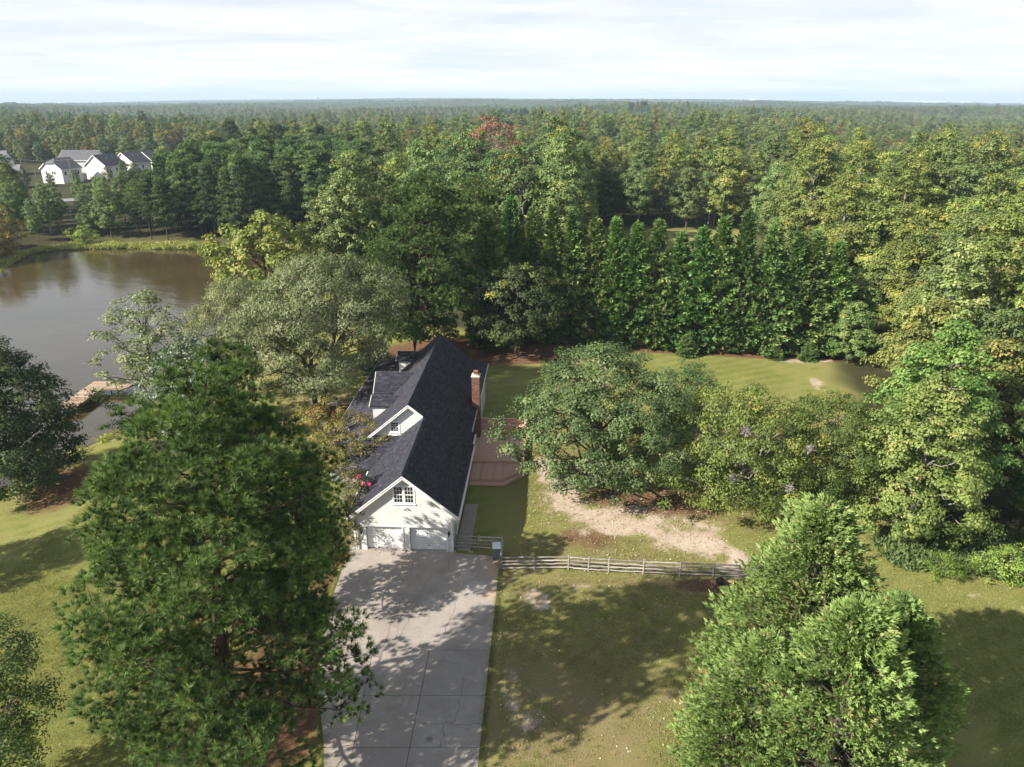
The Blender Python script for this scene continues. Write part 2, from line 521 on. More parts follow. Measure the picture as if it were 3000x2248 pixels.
xs = axis(-62, 52, 0.45, 9800)
ys = axis(8, 100, 0.45, 9800)
ys = ys[ys > -2500]
X, Y = np.meshgrid(xs, ys)
Zt = ground(X, Y)
nearm = (np.abs(X) < 60) & (Y > 0) & (Y < 105)
Zt = Zt + nearm * (0.05 * fnoise(X, Y, 0.35, 20) + 0.03 * fnoise(X, Y, 1.1, 26)) * sstep(0, 3, sd_poly(X, Y, POND))
# keep the soil under the hard surfaces
hard = ((X > -13.2) & (X < -0.4) & (Y > 0) & (Y < 44.4)) | ((X > -13) & (X < 1) & (Y > 43) & (Y < 75))
Zt = np.where(hard, np.minimum(Zt, -0.06), Zt)
nx, ny = len(xs), len(ys)


def seg_d(x, y, pts):
    d = np.full(x.shape, 1e9)
    for (ax, ay), (bx, by) in zip(pts[:-1], pts[1:]):
        ex, ey = bx - ax, by - ay
        tt = np.clip(((x - ax) * ex + (y - ay) * ey) / (ex * ex + ey * ey), 0, 1)
        d = np.minimum(d, np.hypot(x - ax - ex * tt, y - ay - ey * tt))
    return d


def blobm(x, y, cx, cy_, rx, ry, rot=0.0, soft=0.5):
    c, s = math.cos(rot), math.sin(rot)
    dx, dy = x - cx, y - cy_
    u, v = (dx * c + dy * s) / rx, (-dx * s + dy * c) / ry
    return 1 - sstep(1 - soft, 1 + soft, np.hypot(u, v))


OAK = (8.2, 53.5)


def masks(x, y):
    n = 0.5 * fnoise(x, y, 0.9, 12) + 0.45 * fnoise(x, y, 2.3, 16) + .25 * fnoise(x, y, 4.6, 22)
    sand = np.zeros(x.shape)
    d = seg_d(x, y, [(3.3, 57.5), (4.0, 53.5), (5.0, 49.4), (7.2, 47.9), (9.2, 48.6), (11.8, 46.6), (14.6, 44.9), (16.2, 42.3)])
    sand = np.maximum(sand, (1 - sstep(0.5, 2.3, d + 0.85 * n)) * np.clip(.85 + .4 * fnoise(x, y, 1.3, 33) + .3 * n, .2, 1))
    sand = np.maximum(sand, 0.95 * blobm(x, y, 1.75, 38.6, 0.95, 1.25, 0.1, 0.25 + 0.0) * (0.75 + 0.5 * n))
    for cx, cy_, rx, ry, k in ((8.5, 49.3, 4.6, 1.9, .62), (13.2, 47.6, 4.2, 2.0, .6), (3.6, 51.0, 1.8, 4.2, .5), (8.6, 47.2, 2.6, 1.3, 1.0), (13.6, 45.4, 2.6, 1.5, 1.0), (4.6, 51.5, 1.3, 2.6, .95), (16.6, 42.2, 1.7, 1.1, .9), (6.0, 46.6, 1.6, 1.0, .5), (11.5, 44.6, 2.0, .8, .55), (0.1, 30.6, 0.6, 1.6, 0.8), (0.8, 28.9, 1.1, 1.0, 0.7), (4.9, 40.0, 1.1, 0.4, 0.5), (-1.2, 41.0, 0.35, 2.8, 0.5),
                               (37.0, 85.0, 4.5, 1.0, 0.8), (35.8, 76.5, 1.1, 3.0, 0.6), (-18.5, 72.0, 4.5, 0.9, 0.75), (13.9, 39.8, 2.6, 0.8, 0.35), (-24, 66.5, 5, 0.7, 0.5),
                               (3.6, 57.5, 0.8, 1.6, 0.5), (31.0, 38.9, 1.1, 0.35, 0.5), (33.5, 36.9, 0.4, 2.4, 0.4), (6.0, 24.5, 1.3, 0.8, 0.35)):
        sand = np.maximum(sand, k * blobm(x, y, cx, cy_, rx, ry, 0, 0.7) * (0.85 + 0.6 * n))
    lit = .85 * blobm(x, y, 11.0, 51.2, 5.2, 3.0, -0.15, 0.5) + 0.5 * blobm(x, y, 20, 49, 5, 4, 0, 0.5)
    lit = lit + 0.85 * blobm(x, y, -17.0, 70.0, 6.5, 2.6, 0.1, 0.4) + 0.9 * (1 - sstep(0.8, 2.6, seg_d(x, y, [(2, 91), (14, 90), (28, 88.0), (41, 85.6)])))
    lit = lit + 0.8 * blobm(x, y, -13.5, 30, 4.2, 8, 0, 0.5) + 0.9 * blobm(x, y, -9, 88, 9, 7, 0, 0.5) + 0.5 * blobm(x, y, 8, 40.2, 9, 0.9, 0, 0.5)
    lit = lit + 0.7 * blobm(x, y, -13.2, 43, 1.3, 5.5, 0, 0.5) + 0.8 * blobm(x, y, 14, 24, 6, 6, 0, 0.4) + 0.7 * blobm(x, y, -41, 56, 3.5, 7, 0.5, 0.5)
    lit = lit + 0.55 * blobm(x, y, 14.5, 39.9, 3.0, 0.9, 0, 0.4)
    lit = lit + 0.9 * blobm(x, y, 1.5, 86.5, 6, 3, 0, 0.5) + 0.45 * blobm(x, y, 5.5, 46.0, 3.0, 2.0, 0, 0.6) + 0.3 * blobm(x, y, 10, 44.5, 8.0, 2.2, -.1, 0.7)
    # dry patches of lawn
    dry = 0.35 + 0.3 * fnoise(x, y, 0.16, 28) + 0.25 * n
    dry = dry + 0.45 * blobm(x, y, 6, 41.5, 11, 3.5, 0, 0.6) + 0.35 * blobm(x, y, 2.5, 30, 4, 7, 0, 0.7) - 0.45 * blobm(x, y, -24, 38, 14, 22, 0, 0.5)
    dry = dry - 0.5 * blobm(x, y, 30, 34, 7, 9, 0, 0.5) - 0.25 * blobm(x, y, 23, 78, 14, 10, 0, 0.5) + 0.3 * blobm(x, y, 8, 33, 3, 4, 0, 0.8)
    return np.clip(sand, 0, 1), np.clip(lit, 0, 1), np.clip(dry, 0, 1)


POLY_LAWN = np.array([(-46, 50), (-44, 64), (-40, 80), (-39, 100), (-28, 104), (-2, 95), (12, 97), (14, 178), (60, 181), (50, 150), (45, 100), (41.5, 87),
                      (35.5, 71), (31, 56), (30, 46), (36, 39), (40, 30), (45, -40), (-70, -40), (-70, 30)], float)


def in_lawn(x, y):
    return sd_poly(x, y, POLY_LAWN)


sand, lit, dry = masks(X, Y)
fo = sstep(-0.5, 3.0, in_lawn(X, Y) + 1.2 * fnoise(X, Y, 0.4, 30))
bankm = (1 - sstep(2.0, 7.0, sd_poly(X, Y, POND)))
fo = fo * (1 - 0.9 * bankm)
V = np.stack([X.ravel(), Y.ravel(), Zt.ravel()], 1)
ii = (np.arange(ny - 1)[:, None] * nx + np.arange(nx - 1)[None, :]).ravel()
F = np.stack([ii, ii + 1, ii + 1 + nx, ii + nx], 1)


def ground_mat():
    m, t = new_mat('lawn_and_soil')
    co = t.n('ShaderNodeTexCoord').outputs['Object']
    at = lambda k: t.n('ShaderNodeAttribute', attribute_name=k).outputs['Fac']
    big = t.noise(co, 0.12, 5, 0.6)
    mid = t.noise(co, 0.9, 6, 0.65, 0.4)
    fine = t.noise(co, 7.0, 8, 0.75)
    vf = t.noise(co, 28.0, 4, 0.8)
    d = t.math('ADD', t.math('MULTIPLY', at('dry'), 0.55), t.math('ADD', t.math('MULTIPLY', mid, 0.5), t.math('MULTIPLY', t.math('SUBTRACT', fine, 0.5), 1.0)))
    wv = t.n('ShaderNodeTexWave', {'Vector': t.n('ShaderNodeMapping', {'Vector': co, 'Rotation': (0, 0, 1.15)}).outputs[0], 'Scale': 0.19, 'Distortion': 2.2, 'Detail': 3.0, 'Detail Scale': 0.6}).outputs['Fac']
    d = t.math('ADD', d, t.math('MULTIPLY', t.math('SUBTRACT', wv, 0.5), 0.13))
    d = t.math('ADD', d, t.math('SUBTRACT', t.math('MULTIPLY', big, 0.3), 0.18))
    g = t.ramp(d, [(0.12, (0.195, 0.22, 0.052)), (0.38, (0.315, 0.318, 0.10)), (0.58, (0.31, 0.275, 0.118)), (0.80, (0.36, 0.28, 0.16)), (1.0, (0.37, 0.265, 0.17))])
    g = t.mix(t.ramp(vf, [(0.35, 0.6), (0.62, 0.0)]), g, (0.085, 0.085, 0.028))
    sa = t.math('ADD', at('sand'), t.math('MULTIPLY', t.math('SUBTRACT', fine, 0.5), 1.5))
    sa = t.math('ADD', sa, t.math('MULTIPLY', t.math('SUBTRACT', mid, 0.5), 0.5))
    sc = t.ramp(mid, [(0.3, (0.44, 0.34, 0.255)), (0.7, (0.58, 0.485, 0.39))])
    li = t.math('ADD', at('litter'), t.math('ADD', t.math('MULTIPLY', t.math('SUBTRACT', fine, 0.5), 0.8), t.math('MULTIPLY', t.math('SUBTRACT', mid, 0.5), 0.5)))
    lc = t.ramp(fine, [(0.3, (0.085, 0.045, 0.026)), (0.55, (0.185, 0.105, 0.062)), (0.75, (0.30, 0.19, 0.12))])
    c = t.mix(t.ramp(li, [(0.42, 0.0), (0.72, 1.0)]), g, lc)
    c = t.mix(t.ramp(sa, [(0.36, 0.0), (0.66, 1.0)]), c, sc)
    fc = t.ramp(t.noise(co, 0.35, 6, 0.7), [(0.3, (0.030, 0.034, 0.014)), (0.6, (0.065, 0.06, 0.028)), (0.8, (0.10, 0.08, 0.045))])
    c = t.mix(at('forest'), c, fc)
    h = t.math('ADD', t.math('MULTIPLY', vf, 0.6), fine)
    finish(t, c, 0.95, h, 0.9, 0.06, 0.1)
    return m


gm = raw_mesh('ground', V, [F], ground_mat(), smooth=True, attrs={'sand': sand.ravel(), 'litter': lit.ravel(), 'dry': dry.ravel(), 'forest': fo.ravel()})
gr = put('ground', gm)
tag(gr, kind='structure')


# pond water
def water_mat():
    m, t = new_mat('murky_pond_water')
    co = t.n('ShaderNodeTexCoord').outputs['Object']
    mp = t.n('ShaderNodeMapping', {'Vector': co, 'Scale': (1.0, 1.0, 1.0), 'Rotation': (0, 0, 0.5)}).outputs[0]
    st = t.n('ShaderNodeMapping', {'Vector': mp, 'Scale': (0.5, 1.6, 1.0)}).outputs[0]
    wv = t.noise(st, 1.5, 5, 0.6)
    patch = t.ramp(t.noise(co, 0.045, 4, 0.6, 0.8), [(0.35, 0.15), (0.65, 1.0)])
    sl = t.noise(st, 0.25, 3, 0.5)
    col = t.ramp(t.noise(co, 0.05, 4, 0.6), [(0.3, (0.055, 0.041, 0.016)), (0.7, (0.075, 0.058, 0.025))])
    p = finish(t, col, 0.07, None, spec=0.5)
    p.inputs['IOR'].default_value = 1.8
    h = t.math('ADD', t.math('MULTIPLY', wv, t.math('MULTIPLY', patch, 1.0)), t.math('MULTIPLY', sl, 1.0))
    b = t.n('ShaderNodeBump', {'Strength': 0.26, 'Distance': 0.15, 'Height': h})
    t.link(b.outputs[0], p.inputs['Normal'])
    return m


cx, cy_ = POND.mean(0)
ring = POND + (POND - POND.mean(0)) / np.linalg.norm(POND - POND.mean(0), axis=1)[:, None] * 0.9
wo = MB()
nn = len(ring)
wo.poly([(p[0], p[1], WATER_Z) for p in ring], [tuple(range(nn))[::-1]])
water = wo.build('pond_water', water_mat())
tag(water, kind='structure')

# ------------------------------------------------------------------ driveway: separate concrete slabs with open joints
drive = empty('driveway', (0, 0, 0), kind='structure')


def slab(name, pts, parent, top=0.05, thick=0.14, gap=0.018, m=None):
    c = Vector((sum(p[0] for p in pts) / len(pts), sum(p[1] for p in pts) / len(pts), 0))
    q = []
    n = len(pts)
    for i, p in enumerate(pts):
        v = Vector((p[0], p[1], 0))
        d = (c - v)
        q.append(v + d.normalized() * gap * 1.3)
    b = MB()
    b.prism([(p.x, p.y, top - thick) for p in q], (0, 0, thick))
    o = b.build(name, m or M['concrete'], parent)
    return o


def dl(y):  # driveway left edge
    return np.interp(y, [-5, 18, 25.8, 30, 34, 38, 43.75], [-7.2, -7.6, -9.3, -10.7, -11.6, -12.0, -12.0])


def dr(y):  # right edge
    return np.interp(y, [-5, 25.8, 43.2, 43.8], [-2.3, -1.7, -0.85, -0.85])


def dc(y):
    return np.interp(y, [-5, 25.8, 33.9, 43.8], [-5.9, -5.3, -4.98, -4.6])


jy = [-4, 12.5, 16.2, 19.8, 23.3, 26.9, 30.35, 33.85, 43.72]
for a, b_ in zip(jy[:-1], jy[1:]):
    if a > 33:
        ym = 39.0
        slab('concrete_slab', [(dl(a), a), (-7.2, a), (-7.1, ym), (-7.0, 44.35), (dl(43.7), 44.6), (dl(39), 39)], drive, gap=0.006)
        slab('concrete_slab', [(-7.2, a), (dr(a), a), (dr(39.0), 39.0), (-7.1, ym)], drive, gap=0.006)
        slab('concrete_slab', [(-7.1, ym), (dr(39.0), 39.0), (dr(43.2), 43.25), (-4.1, 43.75), (-4.1, 44.15), (-7.0, 44.35)], drive, gap=0.006)
    else:
        if 22 < a < 31:
            lj = np.interp((a, b_), [23, 33.85], [-8.0, -8.4])
            slab('concrete_slab', [(dl(a), a), (lj[0], a), (lj[1], b_), (dl(b_), b_)], drive)
            slab('concrete_slab', [(lj[0], a), (dc(a), a), (dc(b_), b_), (lj[1], b_)], drive)
        else:
            slab('concrete_slab', [(dl(a), a), (dc(a), a), (dc(b_), b_), (dl(b_), b_)], drive)
        slab('concrete_slab', [(dc(a), a), (dr(a), a), (dr(b_), b_), (dc(b_), b_)], drive)
# branching cracks
cr = MB()
rc = random.Random(4)


def crack(p0, p1, wd=0.022):
    p0, p1 = Vector(p0), Vector(p1)
    n = max(3, int((p1 - p0).length / 0.35))
    d = (p1 - p0)
    s = Vector((-d.y, d.x)).normalized()
    pts = [p0 + d * i / n + s * (rc.uniform(-.09, .09) if 0 < i < n else 0) for i in range(n + 1)]
    for a, b_ in zip(pts[:-1], pts[1:]):
        cr.beam((a.x, a.y, 0.05), (b_.x, b_.y, 0.05), wd * rc.uniform(.6, 1.2), 0.006, var=0.1)


for p in (((-7.2, 38.9), (-7.6, 36.4)), ((-7.6, 36.4), (-7.9, 33.9)), ((-7.1, 39.0), (-9.8, 39.2)), ((-4.6, 43.0), (-4.5, 41.8)), ((-4.5, 41.8), (-3.4, 40.9)),
          ((-3.9, 36.9), (-4.6, 33.9)), ((-3.9, 36.9), (-3.6, 38.9)), ((-6.6, 36.7), (-5.2, 36.8)), ((-6.6, 36.7), (-7.2, 34.2)), ((-5.0, 28.5), (-1.6, 28.35)), ((-3.6, 28.4), (-3.65, 26.9)),
          ((-2.8, 31.6), (-2.8, 30.3)), ((-2.85, 30.3), (-3.1, 28.4))):
    crack(*p)
cr.build('crack', plain('dark_crack', (0.07, 0.06, 0.055), 0.95), drive, kind='stuff')

# ------------------------------------------------------------------ the house (local frame: x right, y away, z up)
HO, HR = Vector((-7.93, 44.07, 0.0)), -math.radians(2.8)
house = empty('house', HO, HR, 'long white clapboard house with charcoal shingle roof, two garage doors and a brick chimney', 'house')
SL = 0.839
GRX, GRZ = 0.25, 6.45      # garage ridge
MRX, MRZ = -1.1, 7.575     # main ridge
zr = lambda x: GRZ - SL * (x - GRX)
zl = lambda x: GRZ + SL * (x - GRX)
zml = lambda x: MRZ + SL * (x - MRX)
rs = random.Random(11)


def to_local(world):
    q = Vector(world) - HO
    c, s = math.cos(-HR), math.sin(-HR)
    return Vector((q.x * c - q.y * s, q.x * s + q.y * c, q.z))


def to_world(x, y, z=0.0):
    c, s = math.cos(HR), math.sin(HR)
    return Vector((HO.x + x * c - y * s, HO.y + x * s + y * c, HO.z + z))


def wallp(name, pts, thick_vec, m=M['white'], parent=house):
    return MB().prism(pts, thick_vec).build(name, m, parent)


# --- core walls
gw = MB()
gw.box(-3.62, -2.76, 0.03, 0.2, 0, 2.05); gw.box(-0.07, 0.46, 0.03, 0.2, 0, 2.05); gw.box(3.17, 3.62, 0.03, 0.2, 0, 2.05)
gw.prism([(-3.62, 0.03, 2.05), (3.62, 0.03, 2.05), (3.62, 0.03, zr(3.62) - 0.12), (GRX, 0.03, GRZ - 0.14), (-3.62, 0.03, zl(-3.62) - 0.12)], (0, 0.17, 0))
front_wall = gw.build('wall', M['white'], house)
right_wall = MB().box(3.45, 3.62, 0.205, 13.0, 0, zr(3.62) - 0.14).build('wall', M['white'], house)
left_wall = MB().box(-3.62, -3.45, 0.205, 9.7, 0, zl(-3.62) - 0.14).build('wall', M['white'], house)
mw = MB()
mw.prism([(-5.15, 9.82, 0), (3.2, 9.82, 0), (3.2, 9.82, zr(3.2) - .12), (MRX, 9.82, MRZ - .14), (-5.15, 9.82, zml(-5.15) - .12)], (0, 0.15, 0))
gable_wall = mw.build('wall', M['white'], house)
mb2 = MB()
mb2.box(3.05, 3.2, 13.0, 28.0, 0, zr(3.2) - .14)
mb2.box(-5.15, -5.0, 9.98, 28.0, 0, zml(-5.15) - .14)
mb2.prism([(-5.15, 27.85, 0), (3.2, 27.85, 0), (3.2, 27.85, zr(3.2) - .12), (MRX, 27.85, MRZ - .14), (-5.15, 27.85, zml(-5.15) - .12)], (0, 0.15, 0))
mb2.box(3.2, 3.62, 12.85, 13.0, 0, zr(3.62) - .14)
mb2.build('wall', M['white'], house)
# raised rear extension under the low pitch roof
MB().box(2.4, 3.6, 18.95, 28.4, 0.0, 4.0).build('wall', M['white'], house)


# --- clapboards, each board an object of its own
def clap(wall, axis_, plane, sgn, a0b, a1b, a0t, a1t, z0, z1):
    """a tapered board on a wall plane; axis_ 'x' or 'y' is the direction the board runs"""
    th_b, th_t = 0.036, 0.008
    if a1b - a0b < 0.05: return
    j = rs.uniform(-0.002, 0.002)
    def P(a, off, z):
        return (a, plane + sgn * off, z) if axis_ == 'x' else (plane + sgn * off, a, z)
    p = [P(a0b, 0, z0), P(a1b, 0, z0), P(a1b, th_b + j, z0), P(a0b, th_b + j, z0), P(a0t, 0, z1), P(a1t, 0, z1), P(a1t, th_t, z1), P(a0t, th_t, z1)]
    MB().hexa(p, rs.uniform(.3, .7)).build('clapboard', M['white'], wall)


EXPO = 0.185


def courses(z0, z1, step=EXPO):
    n = int(round((z1 - z0) / step))
    return [(z0 + i * (z1 - z0) / n, z0 + (i + 1) * (z1 - z0) / n) for i in range(n)]


# garage front: strips beside the doors and the gable above
for a, b_ in courses(0.05, 2.08):
    for x0, x1 in ((-3.52, -2.86), (0.04, 0.36), (3.26, 3.52)):
        clap(front_wall, 'x', 0.03, -1, x0, x1, x0, x1, a, b_)
WG = (-0.62, 1.02, 3.98, 5.50)    # window casing outline x0,x1,z0,z1
for a, b_ in courses(2.19, 6.18):
    lo = lambda z: max(-3.52, GRX - (GRZ - 0.20 - z) / SL)
    hi = lambda z: min(3.52, GRX + (GRZ - 0.20 - z) / SL)
    if b_ > WG[2] and a < WG[3]:
        clap(front_wall, 'x', 0.03, -1, lo(a), WG[0], lo(b_), WG[0], a, b_)
        clap(front_wall, 'x', 0.03, -1, WG[1], hi(a), WG[1], hi(b_), a, b_)
    else:
        clap(front_wall, 'x', 0.03, -1, lo(a), hi(a), lo(b_), hi(b_), a, b_)
for a, b_ in courses(0.1, zr(3.62) - 0.25):
    clap(right_wall, 'y', 3.62, 1, 0.1, 12.9, 0.1, 12.9, a, b_)
    clap(left_wall, 'y', -3.62, -1, 0.1, 9.7, 0.1, 9.7, a, b_) if b_ < zl(-3.62) - 0.25 else None
WM = (-2.83, -1.95, 4.86, 5.94)
for a, b_ in courses(4.62, 7.30):
    lo = lambda z: MRX - (MRZ - 0.2 - z) / SL
    hi = lambda z: MRX + (MRZ - 0.2 - z) / SL
    if b_ > WM[2] and a < WM[3]:
        clap(gable_wall, 'x', 9.82, -1, lo(a), WM[0], lo(b_), WM[0], a, b_)
        clap(gable_wall, 'x', 9.82, -1, WM[1], hi(a), WM[1], hi(b_), a, b_)
    else:
        clap(gable_wall, 'x', 9.82, -1, lo(a), hi(a), lo(b_), hi(b_), a, b_)


# --- roofs: underlay slab (part) with shingle tabs on it
def roof_part(name, slabs):
    b = MB()
    for p in slabs:
        n = (Vector(p[1]) - Vector(p[0])).cross(Vector(p[2]) - Vector(p[0])).normalized()
        if n.z < 0:
            n = -n
        b.prism([Vector(q) - n * 0.02 for q in p], tuple(-n * 0.10))
    return b.build(name, M['rooffelt'], house)


def shingles(parent, o, uvec, vvec, rows, step=0.17, tab=(0.22, 0.42)):
    """o: point at the eave; uvec along the course; vvec upslope; rows(v)-> list of (u0,u1) ranges"""
    o, u, v = Vector(o), Vector(uvec).normalized(), Vector(vvec).normalized()
    n = u.cross(v)
    if n.z < 0: n = -n
    Vv, Ff, va = [], [], []
    vmax = rows(None)
    k = 0
    while k * step < vmax:
        v0 = k * step
        v1 = min(v0 + step + 0.02, vmax)
        for (u0, u1) in rows(min(v0 + step * .5, vmax)):
            x = u0
            crs = rs.uniform(-.06, .06)
            while x < u1 - 1e-4:
                wd = rs.uniform(*tab)
                x2 = min(x + wd, u1)
                if u1 - x2 < 0.08: x2 = u1
                lift = 0.020 + rs.uniform(0, 0.014)
                g = 0.006
                a = o + u * (x + g) + v * (v0 - rs.uniform(0, .012)) + n * lift
                b_ = o + u * (x2 - g) + v * (v0 - rs.uniform(0, .012)) + n * lift
                c = o + u * (x2 - g) + v * v1 + n * 0.006
                d = o + u * (x + g) + v * v1 + n * 0.006
                i = len(Vv)
                Vv += [a, b_, c, d, a - n * lift, b_ - n * lift]
                Ff += [(i, i + 1, i + 2, i + 3), (i + 4, i + 5, i + 1, i)]
                va += [min(1, max(0, 0.45 + crs * 1.5 + rs.gauss(0, .19)))] * 6
                x = x2
        k += 1
    me = raw_mesh('shingles', np.array([tuple(p) for p in Vv]), [np.array(Ff)], M['shingle'], var=va)
    ob = put('shingles', me, parent)
    ob['kind'] = 'stuff'
    return ob


def ridge_cap(parent, p0, p1, wing=0.16, drop=0.12, side=None):
    p0, p1 = Vector(p0), Vector(p1)
    d = (p1 - p0)
    L_ = d.length
    d.normalize()
    s = d.cross(Vector((0, 0, 1))).normalized()
    b = MB()
    n = int(L_ / 0.2)
    for i in range(n):
        a, c = p0 + d * (L_ * i / n), p0 + d * (L_ * (i + 1) / n + 0.02)
        up0, up1 = 0.045, 0.03
        va = min(1, max(0, rs.gauss(.6, .15)))
        z0, z1 = Vector((0, 0, up0)), Vector((0, 0, up1))
        q = [a - s * wing + Vector((0, 0, up0 - drop)), a + z0, a + s * wing + Vector((0, 0, up0 - drop)), c - s * wing + Vector((0, 0, up1 - drop)), c + z1, c + s * wing + Vector((0, 0, up1 - drop))]
        b.poly(q, [(0, 1, 4, 3), (1, 2, 5, 4)], va)
    o = b.build('ridge_cap', M['shingle'], parent)
    o['kind'] = 'stuff'


hyp = math.sqrt(1 + SL * SL)
# continuous right-hand slope (garage and main roof lie in one plane)
Y0, YG, YE = -0.32, 9.5, 28.25
right_roof = roof_part('roof', [[(MRX, YG, MRZ), (GRX, YG, GRZ), (GRX, YE, GRZ), (MRX, YE, MRZ)],
                                [(GRX, Y0, GRZ), (3.66, Y0, zr(3.66)), (3.66, YE, zr(3.66)), (GRX, YE, GRZ)],
                                [(3.66, Y0, zr(3.66)), (4.0, Y0, zr(4.0)), (4.0, 13.08, zr(4.0)), (3.66, 13.08, zr(3.66))],
                                [(4.0, Y0, zr(4.0)), (4.1, Y0, zr(4.1)), (4.1, 11.1, zr(4.1)), (4.0, 11.1, zr(4.0))]])


def rows_right(v):
    if v is None: return (4.1 - MRX) * hyp
    x = 4.1 - v / hyp
    if x > 4.0: return [(0, 11.1 - Y0)]
    if x > 3.66: return [(0, 13.08 - Y0)]
    if x > GRX: return [(0, YE - Y0)]
    return [(YG - Y0, YE - Y0)]


shingles(right_roof, (4.1, Y0, zr(4.1)), (0, 1, 0), (-1, 0, SL), rows_right)
left_roof = roof_part('roof', [[(GRX, Y0, GRZ), (-4.04, Y0, zl(-4.04)), (-4.04, 9.78, zl(-4.04)), (GRX, 9.78, GRZ)]])
shingles(left_roof, (-4.04, Y0, zl(-4.04)), (0, 1, 0), (1, 0, SL), lambda v: (GRX + 4.04) * hyp if v is None else [(0, 9.80 - Y0)])
main_roof = roof_part('roof', [[(MRX, YG, MRZ), (-5.35, YG, zml(-5.35)), (-5.35, YE, zml(-5.35)), (MRX, YE, MRZ)]])
shingles(main_roof, (-5.35, YG, zml(-5.35)), (0, 1, 0), (1, 0, SL), lambda v: (MRX + 5.35) * hyp if v is None else [(0, YE - YG)])
ridge_cap(right_roof, (GRX, Y0, GRZ), (GRX, 11.0, GRZ))
ridge_cap(main_roof, (MRX, YG, MRZ), (MRX, YE, MRZ))
# porch roof on the pond side
PX0, PZ0, PX1, PZ1, PY0, PY1 = -5.05, 4.16, -8.8, 3.15, 9.9, 31.2
pv = Vector((PX0 - PX1, 0, PZ0 - PZ1))
porch = roof_part('porch_roof', [[(PX0, PY0, PZ0), (PX1, PY0, PZ1), (PX1, PY1, PZ1), (PX0, PY1, PZ0)]])
shingles(porch, (PX1, PY0, PZ1), (0, 1, 0), pv, lambda v: pv.length if v is None else [(0, PY1 - PY0)])
# small apron roof below the main gable
av = Vector((0, 9.75 - 6.6, 4.60 - 3.0))
apron = roof_part('porch_roof', [[(-6.2, 6.6, 3.0), (-1.6, 6.6, 3.0), (-1.6, 9.75, 4.60), (-6.2, 9.75, 4.60)]])
shingles(apron, (-6.2, 6.6, 3.0), (1, 0, 0), av, lambda v: av.length if v is None else [(0, 4.6)])
# rear low-pitch roof
ev = Vector((2.55 - 3.92, 0, 0.28 * 1.37))
ez = zr(2.55) + 0.02
ext = roof_part('roof', [[(2.55, 18.9, ez), (3.92, 18.9, ez - .28 * 1.37), (3.92, 28.75, ez - .28 * 1.37), (2.55, 28.75, ez)]])
shingles(ext, (3.92, 18.9, ez - .28 * 1.37), (0, 1, 0), ev, lambda v: ev.length if v is None else [(0, 9.85)])


# --- white trim
def trim(name, p0, p1, wd, ht, up=(0, 0, 1), m=M['trim']):
    return MB().beam(p0, p1, wd, ht, up).build(name, m, house)


def rake(y, xr, zr_, xe, ze, name='rake_board'):
    n = Vector((-(ze - zr_), 0, (xe - xr))).normalized()
    if n.z < 0: n = -n
    a, b_ = Vector((xr, y, zr_)) - n * 0.115, Vector((xe, y, ze)) - n * 0.115
    trim(name, a, b_, 0.05, 0.21, tuple(n))
    trim(name, a + Vector((0, -0.03, 0)) + n * 0.075, b_ + Vector((0, -0.03, 0)) + n * 0.075, 0.04, 0.07, tuple(n))


rake(Y0 + 0.0, GRX, GRZ, 4.12, zr(4.12)); rake(Y0, GRX, GRZ, -4.06, zl(-4.06))
rake(YG, MRX, MRZ, 0.12, zr(0.12)); rake(YG, MRX, MRZ, -4.75, zml(-4.75))
for xe, y0, y1 in ((4.12, Y0 - .02, 11.12), (4.02, 11.14, 13.1), (3.68, 13.12, 18.88)):
    g = MB()
    z = zr(xe) - 0.06
    g.box(xe, xe + 0.11, y0, y1, z - 0.11, z - 0.095); g.box(xe + 0.10, xe + 0.115, y0, y1, z - 0.095, z + 0.02); g.box(xe - 0.01, xe + 0.005, y0, y1, z - 0.095, z + 0.02)
    g.box(xe, xe + 0.10, y0, y0 + 0.01, z - 0.095, z + 0.0); g.box(xe, xe + 0.10, y1 - 0.01, y1, z - 0.095, z + 0.0)
    g.build('gutter', M['trim'], house)
trim('fascia', (3.95, 18.9, ez - .28 * 1.37 - 0.1), (3.95, 28.76, ez - .28 * 1.37 - 0.1), 0.04, 0.17)
trim('gutter', (-4.10, Y0, zl(-4.04) - .07), (-4.10, 9.3, zl(-4.04) - .07), 0.11, 0.12)
trim('fascia', (PX1 - .03, PY0, PZ1 - .08), (PX1 - .03, PY1, PZ1 - .08), 0.04, 0.17)
trim('fascia', (PX1, PY1 + .02, PZ1 - .08), (PX0, PY1 + .02, PZ0 - .08), 0.04, 0.17)
trim('rake_board', (-1.2, YE + .02, MRZ - .2), (-5.35, YE + .02, zml(-5.35) - .12), 0.04, 0.18)
trim('rake_board', (-1.0, YE + .02, MRZ - .2), (3.66, YE + .02, zr(3.66) - .12), 0.04, 0.18)
trim('frieze_board', (-4.55, 9.775, 4.545), (-2.2, 9.775, 4.545), 0.05, 0.14)
trim('return_eave', (3.62, -0.14, zr(4.12) - 0.20), (4.1, -0.14, zr(4.12) - 0.20), 0.40, 0.09)
trim('corner_board', (3.575, -0.012, 0.03), (3.575, -0.012, zr(3.62) - 0.28), 0.115, 0.04, (0, 1, 0))
trim('corner_board', (-3.575, -0.012, 0.03), (-3.575, -0.012, zl(-3.62) - 0.25), 0.115, 0.04, (0, 1, 0))
for x in (-2.80, -0.03, 0.42, 3.21):
    trim('door_casing', (x, -0.014, 0.0), (x, -0.014, 2.05), 0.10, 0.05, (0, 1, 0))
trim('door_casing', (-2.86, -0.014, 2.115), (3.27, -0.014, 2.115), 0.05, 0.11)
trim('soffit', (-3.9, -0.14, zl(-3.9) - .15), (GRX, -0.14, GRZ - .15), 0.30, 0.02, (-SL, 0, 1))
trim('soffit', (GRX, -0.14, GRZ - .15), (3.95, -0.14, zr(3.95) - .15), 0.30, 0.02, (SL, 0, 1))
